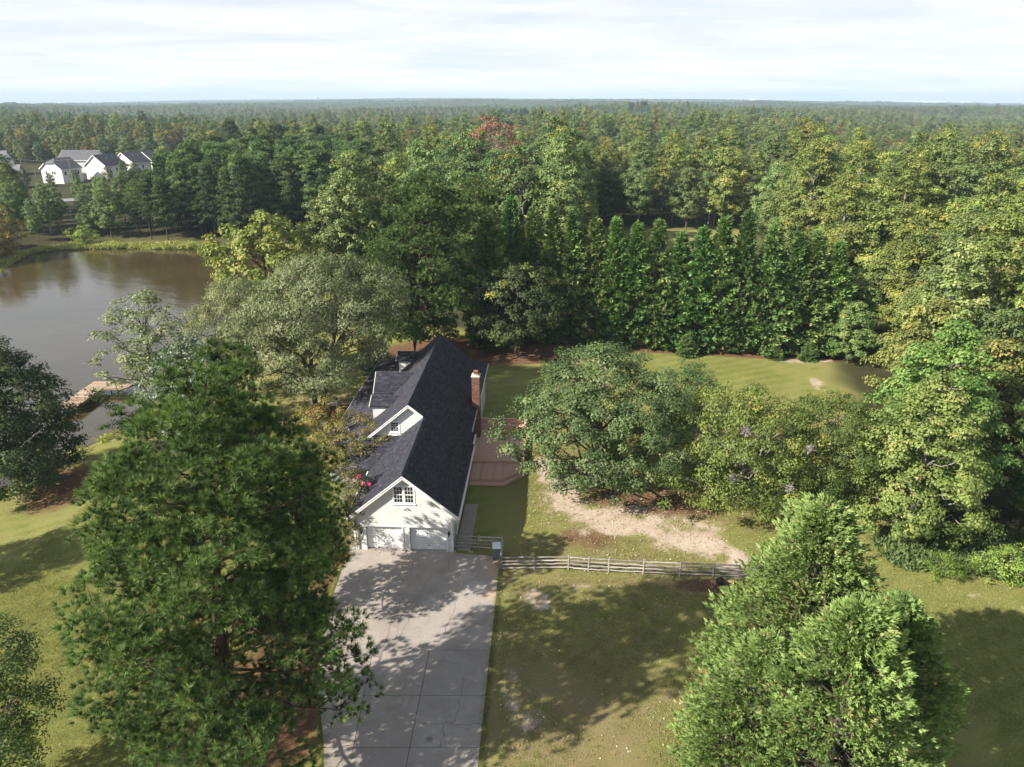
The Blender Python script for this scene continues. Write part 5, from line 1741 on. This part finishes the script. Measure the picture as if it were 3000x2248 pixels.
plant('crape_myrtle', crp, -17.2, 57.6, 'wide orange-tinged crape myrtle nearest the lamp post', 'shrub', GP, s=1.12, tint=(.85, .90, .75))
plant('crape_myrtle', crp, -13.0, 54.6, 'orange-tinged crape myrtle against the porch roof left of the small gable window', 'shrub', GP, s=1.08, rz=2.2, tint=(.88, .86, .72))
pkc = broad_tree('pink_crape', 53, 5.6, 1.7, 1.0, COLUMN, M['palebark'], L['pinkcrape'], n_clump=46, clump_r=.5, n_leaf=55, ll=.17, lw=.1, tr=.06, trunks=3, lobes=.2, limbs=16)
pk = plant('crape_myrtle', pkc, -11.7, 46.6, 'slim crape myrtle with pink blossom at the left corner of the garage', 'shrub', GP)
plant('crape_myrtle', pkc, -12.0, 44.3, 'dark-leaved crape myrtle leaning across the left end of the garage front', 'shrub', GP, s=.82, rz=2.5, tint=(.7, .75, .8))
g_ = np.random.default_rng(5)
for (bx_, by_, bz_) in ((.4, -.5, 5.2), (.75, -.9, 4.8), (1.2, -.9, 4.75), (1.0, -1.2, 3.2), (.3, -1.4, 3.3), (.2, -1.5, 1.0)):
    n_ = 70
    P_ = rnd_unit(g_, n_) * g_.uniform(.02, .17, (n_, 1)) + np.array([bx_, by_, bz_])
    Vv, Ff = cards(P_, rnd_unit(g_, n_), rnd_unit(g_, n_), np.full(n_, .09), np.full(n_, .07))
    put('blossom', raw_mesh('blossom', Vv, [Ff], L['blossom'], var=np.repeat(g_.uniform(0, 1, n_), 4)), pk)
bot = broad_tree('sapling', 54, 10.0, 3.4, 2.5, OVAL, M['bark'], L['oak'], n_clump=200, clump_r=.62, n_leaf=85, ll=.17, lw=.09, tr=.13, lobes=.2, limbs=34)
plant('young_tree', bot, -23.9, 24.0, 'thin-leaved young tree cut off by the lower left corner', tint=(1.0, .95, .75))
shb = broad_tree('bush', 55, 2.2, 1.7, .1, ROUND, M['bark'], L['shrub'], n_clump=46, clump_r=.45, n_leaf=55, ll=.17, lw=.07, tr=.05, droop=-.2, lobes=.2, limbs=12)
GB = 'bushes along the right hand wood edge'
plant('bush', shb, 34.2, 40.6, 'bright yellow-green bush at the right edge beyond the sunlit grass', 'bush', GB, s=1.1)
plant('bush', shb, 36.2, 38.6, 'leafy green bush right of the bright yellow-green bush', 'bush', GB, s=1.3, rz=1.1, tint=(.72, .85, .8))
plant('bush', shb, 35.4, 36.4, 'low leafy bush at the right edge nearest the camera', 'bush', GB, s=1.0, rz=2.2, tint=(.8, .9, .7))
plant('bush', shb, 30.2, 41.0, 'small weedy bush at the foot of the bright sweetgum', 'bush', GB, s=.75, rz=3.1, tint=(.7, .75, .7))
plant('bush', shb, -12.6, 43.0, 'low reddish bush at the left foot of the garage', 'bush', s=.42, tint=(1.1, .45, .35))
plant('bush', shb, -101.5, 169.5, 'bright green bush at the left end of the far pond bank', 'bush', s=1.9, tint=(.95, 1, .9))

# row of conifers behind the back lawn
lA = cone_tree('leyland', 61, 16.5,2.25, .2, [(0, 1.0), (.08, 1.18), (.35, 1.08), (.6, .76), (.82, .36), (1, .04)], L['leyland'], M['bark'], branches=440, per_branch=10, per_spray=5, ln=.50, wd=.17, el=.26, width=.72, tipup=.35, lobes=.10, dead=.015)
lB = cone_tree('leyland', 62, 16.5,2.35, .2, [(0, 1.0), (.1, 1.18), (.4, 1.0), (.65, .66), (.85, .3), (1, .04)], L['leyland'], M['bark'], branches=440, per_branch=10, per_spray=5, ln=.50, wd=.17, el=.26, width=.72, tipup=.35, lobes=.12, dead=.02)
lC = cone_tree('leyland', 63, 16.5,2.15, .2, [(0, 1.0), (.1, 1.18), (.38, 1.05), (.62, .76), (.84, .38), (1, .05)], L['leyland'], M['bark'], branches=440, per_branch=10, per_spray=5, ln=.50, wd=.17, el=.26, width=.72, tipup=.35, lobes=.13, dead=.02)
ORD = ['first', 'second', 'third', 'fourth', 'fifth', 'sixth', 'seventh', 'eighth', 'ninth', 'tenth', 'eleventh', 'twelfth', 'thirteenth', 'fourteenth', 'fifteenth', 'sixteenth', 'last']
LEY = [(-3.2, 91.0, 16.9), (-0.1, 94.2, 18.7), (2.6, 93.6, 17.0), (5.3, 93.0, 17.9), (7.9, 92.4, 17.6), (10.7, 92.0, 16.4), (13.3, 91.4, 16.5), (15.9, 91.0, 16.1), (18.6, 90.5, 16.4),
       (21.4, 90.0, 15.0), (24.1, 89.6, 15.8), (26.5, 89.2, 17.0), (29.2, 88.8, 17.8), (32.4, 88.2, 16.3), (35.4, 87.8, 15.4), (37.6, 87.5, 15.6), (40.2, 87.3, 14.5)]
for i, (x, y, h) in enumerate(LEY):
    a = [lA, lB, lC][i % 3]
    lab = 'broad lighter green conifer at the left end of the dark row' if i == 0 else ('conifer at the right end of the dark row, touching the wood' if i == 16 else
           '%s conifer from the left in the dark row behind the back lawn' % ORD[i])
    plant('conifer_tree', a, x, y, lab, 'tree', 'row of conifers behind the back lawn', s=(1.22 if i == 0 else random.uniform(.95, 1.12)), sz=h / 16.5, rz=i * 1.3,
          tint=(1.35, 1.2, 1.0) if i == 0 else (random.uniform(.85, 1.1), random.uniform(.88, 1.08), .95))
for i, (x, y, s_) in enumerate(((22.5, 86.8, .32), (33.6, 85.6, .24), (37.5, 85.0, .26))):
    plant('conifer_tree', lB, x, y, ('low bushy conifer in front of the middle of the dark row', 'lower of two small conifers before the right end of the dark row', 'small conifer nearest the wood at the foot of the dark row')[i],
          'tree', 'row of conifers behind the back lawn', s=s_ * 1.5, sz=s_ * .55, rz=i + .5)

# red tree and others that stand out of the wood
red = broad_tree('red_tree', 64, 26.5, 6.4, 9, [(0, .4), (.25, .7), (.6, 1), (.85, .8), (1, .3)], M['palebark'], L['redtree'], n_clump=95, clump_r=1.15, n_leaf=60, ll=.5, lw=.28, tr=.32, lobes=.2, limbs=60, sparse=.3)
plant('red_tree', red, -5.0, 180, 'half-bare rusty red tree standing out of the green wood')
aut = broad_tree('autumn_tree', 65, 9.0, 4.0, .8, OVAL, M['palebark'], L['autumn'], n_clump=80, clump_r=.95, n_leaf=50, ll=.40, lw=.22, tr=.16, lobes=.2)
plant('autumn_tree', aut, -110.5, 152.5, 'orange autumn tree on the left bank of the pond')
plant('autumn_tree', aut, -114.0, 160, 'yellow-brown autumn tree behind the orange one on the left bank', s=1.15, rz=2, tint=(.8, .95, .8))

# ------------------------------------------------------------------ the woods
wp = [wood_pine('wood_pine', 71, 22, 8.0, 3.9, [(0, .75), (.2, 1), (.5, .85), (.8, .5), (1, .12)]),
      wood_pine('wood_pine', 72, 21, 6.5, 3.6, [(0, .9), (.15, 1), (.45, .8), (.75, .48), (1, .08)], pads=95),
      wood_pine('wood_pine', 73, 23, 9.5, 4.4, [(0, .6), (.25, 1), (.55, .95), (.82, .62), (1, .2)], pads=80, pad_r=1.3),
      wood_pine('wood_pine', 74, 20, 4.0, 3.4, [(0, .9), (.12, 1), (.4, .8), (.72, .5), (1, .06)], pads=105)]
wb = [broad_tree('wood_tree', 81, 24, 3.9, 4.5, [(0, .5), (.2, .9), (.45, 1), (.7, .86), (.87, .58), (1, .14)], M['palebark'], L['broad'], n_clump=150, clump_r=1.1, n_leaf=82, ll=.42, lw=.30, flat=.85, tr=.24, lobes=.17, limbs=22),
      broad_tree('wood_tree', 82, 19, 4.9, 3.5, OVAL, M['bark'], L['broad'], n_clump=155, clump_r=1.15, n_leaf=82, ll=.42, lw=.30, flat=.8, tr=.25, lobes=.2, limbs=22),
      broad_tree('wood_tree', 83, 24, 3.8, 6.0, [(0, .45), (.25, .9), (.5, 1), (.72, .88), (.88, .6), (1, .16)], M['palebark'], L['broad'], n_clump=140, clump_r=1.05, n_leaf=82, ll=.41, lw=.31, flat=.8, tr=.24, lobes=.2, limbs=22),
      broad_tree('wood_tree', 84, 17, 5.3, 2.5, ROUND, M['bark'], L['broad'], n_clump=170, clump_r=1.2, n_leaf=80, ll=.43, lw=.30, flat=.78, tr=.26, lobes=.16, limbs=22)]

g = np.random.default_rng(99)
EAST = np.array([(34.5, 44.5), (36.5, 54), (34.5, 62), (36.5, 70), (43.5, 84), (45.5, 100), (50, 130), (54, 150), (60, 172), (62, 184)], float)  # wood edge x by y


def wood_kind(x, y):
    """0 none, 1 pine, 2 broadleaf for a candidate spot"""
    k = np.zeros(x.shape, int)
    sdp = sd_poly(x, y, POND)
    ex = np.interp(y, EAST[:, 1], EAST[:, 0], left=39)
    right = (x > ex + 1.5) & (y > 44)
    mid = (x > -29) & (x < np.interp(y, [106, 140, 178], [8, 13, 19])) & (y > 106)
    north = (y > 181) & (x > -40)
    bank = (y > 173) & (x <= -38) & (x > -96)
    left = ((x <= -96) & (y > 168)) | ((x < -122) & (y > 120))
    far = y > 215
    k[right | mid | north | far | left] = 2
    f = fnoise(x, y, 0.021, 5) + .35 * fnoise(x, y, 0.07, 8)
    k[(k == 2) & (f > .95) & (y > 195)] = 1
    k[bank & (y < 225)] = 1
    k[left & (y < 205)] = 2
    k[bank & (y < 225) & (fnoise(x, y, .16, 11) > 1.0)] = 2
    k[mid & (y > 125) & (f > .75)] = 1
    k[sdp < 7.5] = 0
    # openings: estate, road, hay clearing
    u = x / np.maximum(y, 1)
    estate = (u < -.36) & (u > -.85) & (y > 222) & (y < 300)
    estate |= (u < -.42) & (u > -.72) & (y >= 296) & (y < 372)
    k[estate] = 0
    k[(seg_d(x, y, rp_) < 7)] = 0
    k[(x < -135) & (x > -185) & (y > 225) & (y < 262) & (g.uniform(0, 1, x.shape) < .8)] = 0
    for hx, hy in ((-183, 306), (-178, 320), (-173, 336), (-170, 352), (-199, 345), (-197, 284), (-231, 330), (-176, 396), (-157, 398)):
        k[np.hypot(x - hx, y - hy) < 12] = 0
    pu = 1500 + x / (y * .928 + 11) * 2083
    k[(pu > 85) & (pu < 455) & (y > 190) & (y < 300) & ((g.uniform(0, 1, x.shape) < .2) | (y > 208))] = 0
    k[(np.abs(x + 5) < 7) & (y > 150) & (y < 187)] = 0
    k[(1500 + x / (y * .928 + 11) * 2083 < 28) & (y > 155) & (y < 240)] = 0
    k[(np.hypot(x - 29.6, y - 45.3) < 5) | (np.hypot(x - 33, y - 50.5) < 5) | (np.hypot(x - 40.5, y - 46.5) < 4)] = 0
    return k


def spots(ymin, ymax, step):
    yy = np.arange(ymin, ymax, step)
    out = []
    for i, y in enumerate(yy):
        half = y * .98 + 45
        xx = np.arange(-half, half, step) + (i % 2) * step * .5
        out.append(np.stack([xx, np.full(len(xx), y)], 1))
    P = np.concatenate(out)
    return P + g.uniform(-.36, .36, P.shape) * step


near = spots(42, 262, 5.6)
bank_ = spots(173, 196, 4.4)
near = np.concatenate([near[~((near[:, 0] < -38) & (near[:, 0] > -96) & (near[:, 1] > 173) & (near[:, 1] < 196))], bank_[(bank_[:, 0] < -38) & (bank_[:, 0] > -96)]])
kn = wood_kind(near[:, 0], near[:, 1])
near, kn = near[kn > 0], kn[kn > 0]
# thin the broadleaves a little: their crowns are wider
keep = (kn == 1) | (g.uniform(0, 1, len(kn)) < np.where((near[:, 1] > 170) & (near[:, 0] > -30), .56, np.where(near[:, 0] < -60, 1.0, .72)))
near, kn = near[keep], kn[keep]
f_ = 2083.0
dep = near[:, 1] * .928 + 11
uu = 1500 + near[:, 0] / dep * f_
infr = (uu > -90) & (uu < 3090)
order = np.argsort(np.hypot(near[:, 0], near[:, 1]))
cnt = {1: 0, 2: 0}
WOOD = {}
rest = []
TINTS = [((1.15, 1.10, .80), 'yellow-green'), ((.78, .88, .85), 'mid green'), ((.95, 1.0, .95), 'fresh green'), ((.60, .70, .72), 'dark green'), ((1.08, .95, .74), 'olive-brown'), ((1.35, 1.25, .85), 'golden-green')]
for i in order:
    x, y = near[i]
    k = kn[i]
    if (not infr[i] or cnt[k] >= 300) and x < -60 and 60 < uu[i] < 470 and y > 170:
        continue
    if not infr[i] or cnt[k] >= 300:
        rest.append((x, y, k))
        continue
    cnt[k] += 1
    if k == 1:
        big = g.uniform() < .12
        s_ = g.uniform(.80, 1.0) * (.80 if x < -85 else 1) * (1.1 if big else 1)
        m_ = wp[int(g.integers(4))]
        if x < -20 and y < 195:
            where, grp = ('behind the far pond bank', 'pines behind the far pond bank')
        elif x < 25:
            where, grp = ('beyond the conifer row', 'pines in the middle of the wood')
        else:
            where, grp = ('in the right hand wood', 'pines in the right hand wood')
        if x < -20 and y < 226:
            s_ = np.interp(uu[i], [0, 110, 300, 430, 520, 650], [12.6, 10.4, 10.8, 13.0, 17.5, 19.6]) / 21.5 * g.uniform(.88, 1.07) * (.80 if (y > 190 and uu[i] < 455) else 1)
        v_ = g.uniform(.8, 1.2)
        deep = ''
        r_ = plant('wood_pine', m_, x, y, '%sdark green pine %s' % (deep, where), 'tree', grp, s=s_, rz=g.uniform(0, 6.28), tint=(v_, v_ * g.uniform(.97, 1.03), v_ * g.uniform(.9, 1.05)))
        WOOD.setdefault(('pine', 'dark green', where, grp), []).append((uu[i], y, r_))
    else:
        f0 = fnoise(np.array([x]), np.array([y]), .05, 14)[0] + g.normal(0, .7)
        right = x > 30
        if right: ti = 5 if f0 > 1.15 else 0 if f0 > .25 else 2 if f0 > -.55 else 4 if f0 > -.95 else 1
        elif x < -96: ti = 2 if f0 > 0 else 1
        elif y > 178 and x > -28: ti = 5 if f0 > .75 else 0 if f0 > -.05 else 2 if f0 > -.75 else 4 if f0 > -1.0 else 1
        else: ti = 5 if f0 > 1.2 else 0 if f0 > .6 else 2 if f0 > 0.0 else 1 if f0 > -.9 else 3
        tint, word = TINTS[ti]
        if y > 178 and x > -20: s_ = g.uniform(.72, 1.0) * (1 + .12 * float(fnoise(np.array([x]), np.array([y]), .06, 23)[0]))
        elif right: s_ = g.uniform(.72, .98) * np.interp(y, [44, 75, 140], [.72, .9, 1.0])
        else: s_ = g.uniform(.72, 1.0)
        if x < -60 and y < 226: s_ = np.interp(uu[i], [0, 110, 300, 430, 520, 650], [12.5, 10.2, 10.8, 13, 17, 19]) / 20 * g.uniform(.85, 1.08)
        m_ = wb[int(g.integers(4))] if not (y > 178 and x > -20) else wb[(0, 2, 0, 2, 1)[int(g.integers(5))]]
        if right and y < 100: where, grp = 'at the right wood edge', 'trees of the right hand wood edge'
        elif right: where, grp = 'deep in the right wood', 'trees deep in the right hand wood'
        elif x < -60: where, grp = 'left of the pond pines', 'trees left of the pond pines'
        elif y < 178: where, grp = 'just behind the conifer row', 'trees behind the conifer row'
        else: where, grp = 'beyond the grassy clearing', 'trees beyond the grassy clearing'
        if 95 < uu[i] < 310 and y < 300: s_ *= .86
        v_ = g.uniform(.9, 1.1)
        r_ = plant('wood_tree', m_, x, y, '%s broad-leaved tree %s' % (word, where), 'tree', grp + ', ' + word, s=s_, sz=s_ * g.uniform(.95, 1.12), rz=g.uniform(0, 6.28), tint=tuple(c * v_ for c in tint))
        WOOD.setdefault(('tree', word, where, grp), []).append((uu[i], y, r_))

for (x, y, s_, lab) in ((42.2, 84.0, .46, 'low leafy tree filling the corner between the conifer row and the right wood'), (44.0, 90.5, .62, 'leafy tree behind the right end of the conifer row')):
    plant('wood_tree', wb[3], x, y, lab, 'tree', s=s_, rz=x, tint=(.9, 1.0, .85))
for j, (x, y, s_, lab) in enumerate(((-171, 288, .36, 'small tree before the right corner of the half-hipped white house'), (-182, 290, .30, 'small tree before the lit gable of the half-hipped white house'),
                                     (-160, 292, .40, 'small tree before the wall of the white house with the blue-black roof'), (-192, 290, .34, 'small dark tree left of the half-hipped white house'),
                                     (-151, 296, .44, 'small tree before the white gabled house with grey roof'))):
    plant('wood_tree', wb[(1, 3)[j % 2]], x, y, lab, 'tree', 'small trees before the white houses', s=s_, rz=j * 1.3, tint=(.8, .9, .8))

ORDS = ['first', 'second', 'third', 'fourth', 'fifth', 'sixth', 'seventh', 'eighth', 'ninth', 'tenth', 'eleventh', 'twelfth', 'thirteenth', 'fourteenth', 'fifteenth', 'sixteenth']
for (kind_, word, where, grp), mem in WOOD.items():
    mem.sort(key=lambda q: q[1])
    nb_ = max(1, int(math.ceil(len(mem) / 13)))
    size = int(math.ceil(len(mem) / nb_))
    bands = [mem[j * size:(j + 1) * size] for j in range(nb_)]
    names = [''] if nb_ == 1 else (['front ', 'back '] if nb_ == 2 else ['front '] + [w_ + ' ' for w_ in ORDS[1:nb_ - 1]] + ['back '])
    for bn, band in zip(names, bands):
        band.sort(key=lambda q: q[0])
        for j, (_, _, r_) in enumerate(band):
            pos = 'leftmost' if j == 0 else 'rightmost' if j == len(band) - 1 else ORDS[j] + ' from left'
            if len(band) == 1: pos = 'only one'
            r_['label'] = '%s %s, %s in the %srank %s' % (word, kind_, pos, bn, where) if bn else '%s %s, %s of its colour %s' % (word, kind_, pos, where)


def scatter(name, pts, crowns, label=None, cat=None, smin=.8, smax=1.15):
    """one stuff object: crowns instanced on points by geometry nodes"""
    n = len(pts)
    pts = np.asarray(pts, float)
    z = ground(pts[:, 0], pts[:, 1])
    me = bpy.data.meshes.new(name)
    me.vertices.add(n)
    me.vertices.foreach_set('co', np.stack([pts[:, 0], pts[:, 1], z], 1).astype(np.float32).ravel())
    for nm, v in (('sc', (g.uniform(smin, smax, n) * (1 + .26 * np.clip(fnoise(pts[:, 0], pts[:, 1], .014, 19), -1, 1.1))) if pts.shape[1] < 3 else pts[:, 2] * g.uniform(smin, smax, n)), ('rot', g.uniform(0, 6.283, n))):
        a = me.attributes.new(nm, 'FLOAT', 'POINT')
        a.data.foreach_set('value', v.astype(np.float32))
    o = put(name, me)
    o['kind'] = 'stuff'
    tag(o, label, cat)
    col = bpy.data.collections.new(name + '_source')
    for i, c in enumerate(crowns):
        s_ = bpy.data.objects.new('%s_source' % name, c)
        col.objects.link(s_)
    ng = bpy.data.node_groups.new(name + '_scatter', 'GeometryNodeTree')
    ng.interface.new_socket('Geometry', in_out='INPUT', socket_type='NodeSocketGeometry')
    ng.interface.new_socket('Geometry', in_out='OUTPUT', socket_type='NodeSocketGeometry')
    N_ = ng.nodes
    gi, go = N_.new('NodeGroupInput'), N_.new('NodeGroupOutput')
    ci = N_.new('GeometryNodeCollectionInfo')
    ci.inputs['Collection'].default_value = col
    ci.inputs['Separate Children'].default_value = True
    ci.inputs['Reset Children'].default_value = True
    ip = N_.new('GeometryNodeInstanceOnPoints')
    ip.inputs['Pick Instance'].default_value = True
    asc = N_.new('GeometryNodeInputNamedAttribute'); asc.data_type = 'FLOAT'; asc.inputs[0].default_value = 'sc'
    aro = N_.new('GeometryNodeInputNamedAttribute'); aro.data_type = 'FLOAT'; aro.inputs[0].default_value = 'rot'
    cx_ = N_.new('ShaderNodeCombineXYZ')
    rv = N_.new('FunctionNodeRandomValue'); rv.data_type = 'INT'
    rv.inputs[4].default_value = 0; rv.inputs[5].default_value = len(crowns) - 1
    lk = ng.links.new
    lk(gi.outputs[0], ip.inputs['Points'])
    lk(ci.outputs[0], ip.inputs['Instance'])
    lk(rv.outputs[2], ip.inputs['Instance Index'])
    lk(asc.outputs[0], ip.inputs['Scale'])
    lk(aro.outputs[0], cx_.inputs[2])
    lk(cx_.outputs[0], ip.inputs['Rotation'])
    lk(ip.outputs[0], go.inputs[0])
    md = o.modifiers.new('scatter', 'NODES')
    md.node_group = ng
    return o


def tinted(mesh, m):
    c = mesh.copy()
    c.materials.clear()
    c.materials.append(m)
    return c


def wide(name, base, mult):
    stops = [(p, tuple(np.array(c) * mult)) for p, c in base]
    return leafmat(name, stops, .25, .6, .03, .35)


BST = [(0, (0.048, 0.062, 0.022)), (0.5, (0.098, 0.112, 0.036)), (0.9, (0.165, 0.17, 0.058)), (1, (0.24, 0.17, 0.07))]
PST = [(0, (0.028, 0.044, 0.021)), (0.5, (0.055, 0.08, 0.032)), (1, (0.10, 0.125, 0.05))]
far_b = [tinted(wb[0][0], wide('far_yellow_green', BST, (1.12, 1.08, .85))), tinted(wb[1][0], wide('far_mid_green', BST, (.78, .86, .85))), tinted(wb[2][0], wide('far_fresh_green', BST, (.95, 1, .9))),
         tinted(wb[3][0], wide('far_dark_green', BST, (.66, .74, .78))), tinted(wb[1][0], wide('far_tan', BST, (1.35, .95, .75))), tinted(wb[3][0], wide('far_olive', BST, (.95, .95, .8)))]
far_p = [tinted(q[0], wide('far_pine_needles', PST, (1, 1, 1))) for q in wp[:3]]

farpts = np.concatenate([spots(262, 700, 8.6), spots(700, 1500, 11.0)])
kf = wood_kind(farpts[:, 0], farpts[:, 1])
kf[(fnoise(farpts[:, 0], farpts[:, 1], .02, 25) > 1.12) & (farpts[:, 1] > 330)] = 0
pine_rest = [(p[0], p[1]) for p in rest if p[2] == 1] + [tuple(p) for p in farpts[kf == 1]]
broad_rest = [(p[0], p[1]) for p in rest if p[2] == 2] + [tuple(p) for p in farpts[kf == 2]]
scatter('pine_woodland', pine_rest, far_p, 'dark pine tops of the far woodland stretching to the hills', 'woodland', .62, .94)
scatter('broadleaf_woodland', broad_rest, far_b, 'mixed green and tan tree tops of the far woodland', 'woodland', .55, .92)

# distant canopy to the horizon
rr_ = np.concatenate([np.arange(1380, 3000, 22), np.geomspace(3000, 9300, 75)])
th = np.linspace(-math.radians(50), math.radians(48), 1000)
RR, TT = np.meshgrid(rr_, th, indexing='ij')
XX, YY = RR * np.sin(TT), RR * np.cos(TT)
gn = np.random.default_rng(12)
ZZ = ground(XX, YY) + 15 + gn.uniform(-3.2, 3.2, XX.shape) + 3.2 * fnoise(XX, YY, .045, 3) + 2.2 * fnoise(XX, YY, .012, 17)
ZZ = np.where(RR < 1400, ZZ - 18, ZZ)
opening = (fnoise(XX, YY, .0035, 21) > 1.25) & (RR > 1500)
ZZ = np.where(opening, ground(XX, YY) + .3, ZZ)
a_, b_ = XX.shape
ii = (np.arange(a_ - 1)[:, None] * b_ + np.arange(b_ - 1)[None, :]).ravel()
FF = np.stack([ii, ii + b_, ii + b_ + 1, ii + 1], 1)
cm, t = new_mat('distant_canopy')
co = t.n('ShaderNodeTexCoord').outputs['Object']
a = t.n('ShaderNodeAttribute', attribute_name='var').outputs['Fac']
f1 = t.noise(co, .004, 4, .6)
c = t.ramp(t.math('ADD', t.math('MULTIPLY', a, .5), t.math('MULTIPLY', f1, .6)), [(.25, (.024, .036, .02)), (.5, (.05, .066, .028)), (.75, (.09, .10, .042)), (1, (.16, .12, .06))])
finish(t, c, .95, None, spec=.05)
hz = put('distant_woodland', raw_mesh('distant_woodland', np.stack([XX.ravel(), YY.ravel(), ZZ.ravel()], 1), [FF], cm, var=gn.uniform(0, 1, XX.size)))
hz['kind'] = 'stuff'
tag(hz, 'hazy blue-green woodland rolling to the horizon', 'woodland')

# ------------------------------------------------------------------ ground cover
# bank plants round the pond
n_ = 5200
cand = []
while len(cand) < n_:
    q = g.uniform((-118, 44), (-25, 172), (6000, 2))
    d = sd_poly(q[:, 0], q[:, 1], POND)
    m_ = (d > .6) & (d < np.where(q[:, 1] > 150, 4.2, 1.3)) & ((q[:, 1] > 140) | (g.uniform(0, 1, len(q)) < .25))
    cand += list(q[m_])
cand = np.array(cand[:n_])
zz = ground(cand[:, 0], cand[:, 1])
hh = np.clip(.55 + .45 * fnoise(cand[:, 0], cand[:, 1], .35, 6), .15, 1.3) * np.where(cand[:, 1] > 150, 1.25, .8)
per = 9
idx = np.repeat(np.arange(n_), per)
P = np.stack([cand[idx, 0] + g.normal(0, .3, len(idx)), cand[idx, 1] + g.normal(0, .3, len(idx)), zz[idx] + g.uniform(0, .75, len(idx)) * hh[idx]], 1)
D = unit(np.array([0, 0, 1.]) + g.normal(size=(len(idx), 3)) * .55)
Vv, Ff = cards(P, D, rnd_unit(g, len(idx)), hh[idx] * g.uniform(.5, .9, len(idx)), g.uniform(.14, .3, len(idx)))
var = np.clip(.5 + .3 * fnoise(P[:, 0], P[:, 1], .25, 2) + g.normal(0, .2, len(idx)), 0, 1)
bk_ = put('bank_plants', raw_mesh('bank_plants', Vv, [Ff], L['reeds'], var=np.repeat(var, 4)))
tag(bk_, 'yellow-green weeds growing along the pond bank', 'plants', kind='stuff')
# weeds at the right edge
n_ = 2600
q = np.stack([g.uniform(27, 42, n_), g.uniform(35, 46, n_)], 1)
q = q[(q[:, 1] > 41.3 - .2 * (q[:, 0] - 30)) | (q[:, 0] > 34.3 + .2 * (q[:, 1] - 36))]
n_ = len(q)
idx = np.repeat(np.arange(n_), 7)
P = np.stack([q[idx, 0] + g.normal(0, .2, len(idx)), q[idx, 1] + g.normal(0, .2, len(idx)), g.uniform(0, .35, len(idx))], 1)
D = unit(np.array([0, 0, .8]) + g.normal(size=(len(idx), 3)) * .6)
Vv, Ff = cards(P, D, rnd_unit(g, len(idx)), g.uniform(.25, .6, len(idx)), g.uniform(.08, .2, len(idx)))
tag(put('undergrowth', raw_mesh('undergrowth', Vv, [Ff], L['broad'], var=np.repeat(g.uniform(0, .7, len(idx)), 4))), 'tangled green undergrowth beyond the sunlit grass on the right', 'undergrowth', kind='stuff')

# lawn grass tufts (instanced) and fallen leaves
gt = np.random.default_rng(8)
nb = 16
P = np.stack([gt.normal(0, .09, nb), gt.normal(0, .09, nb), np.zeros(nb)], 1)
D = unit(np.array([0, 0, 1.]) + gt.normal(size=(nb, 3)) * .6)
Vv, Ff = cards(P, D, rnd_unit(gt, nb), gt.uniform(.05, .10, nb), gt.uniform(.014, .024, nb))
tufts = [raw_mesh('grass_tuft', Vv, [Ff], L['grassblade'], var=np.repeat(gt.uniform(0, 1, nb), 4))]
q = g.uniform((-36, 22), (34, 66), (150000, 2))
q = q[(np.abs(q[:, 0]) < .74 * q[:, 1] + 8)]
d = in_lawn(q[:, 0], q[:, 1])
sa, li, dr_ = masks(q[:, 0], q[:, 1])
lx = np.array([to_local((a, b_, 0))[:2] for a, b_ in q])
ok = (d < -.5) & (sa + .6 * li < g.uniform(.15, .9, len(q))) & ~((q[:, 0] > -12.6) & (q[:, 0] < -.7) & (q[:, 1] < 44)) & ~((lx[:, 0] > -9) & (lx[:, 0] < 8.7) & (lx[:, 1] > -.2))
q = q[ok]
ed = g.uniform(20, 43, 2600)
q = np.concatenate([q, np.stack([dr(ed) + g.normal(.03, .07, len(ed)), ed], 1), np.stack([dl(ed) - g.normal(.03, .07, len(ed)), ed], 1)])
scatter('grass', np.concatenate([q, np.full((len(q), 1), 1.0)], 1), tufts, 'short mown grass of the lawns', 'grass', .5, 1.25)
n_ = 5200
q = np.concatenate([g.normal((9.5, 49), (6.5, 4.5), (3200, 2)), g.uniform((-1, 26), (22, 46), (1200, 2)), g.normal((-14, 33), (5, 9), (800, 2))])
lx = np.array([to_local((a, b_, 0))[:2] for a, b_ in q])
q = q[~((lx[:, 0] > -9) & (lx[:, 0] < 8.8) & (lx[:, 1] > -.2)) & ~((q[:, 0] > -12.2) & (q[:, 0] < -.8) & (q[:, 1] < 44))]
n_ = len(q)
N = unit(np.array([0, 0, 1.]) + g.normal(size=(n_, 3)) * .35)
D = unit(np.cross(N, rnd_unit(g, n_)))
Vv, Ff = cards(np.stack([q[:, 0], q[:, 1], ground(q[:, 0], q[:, 1]) + g.uniform(.05, .1, n_)], 1), D, N, g.uniform(.08, .17, n_), g.uniform(.05, .1, n_))
tag(put('fallen_leaves', raw_mesh('fallen_leaves', Vv, [Ff], L['litter'], var=np.repeat(g.uniform(0, 1, n_), 4))), 'dry fallen leaves strewn under the leafy trees and over the lawn', 'leaves', kind='stuff')

# ------------------------------------------------------------------ haze
HB = MB().box(-9900, 9900, -2700, 9900, -90, 75)
hm, t = new_mat('thin_air_haze')
pv_ = t.n('ShaderNodeVolumePrincipled', {'Color': (0.62, 0.82, 1.0, 1), 'Density': 0.00015, 'Anisotropy': 0.0})
t.link(pv_.outputs[0], t.n('ShaderNodeOutputMaterial').inputs['Volume'])
haze = HB.build('haze', hm)
tag(haze, kind='stuff')
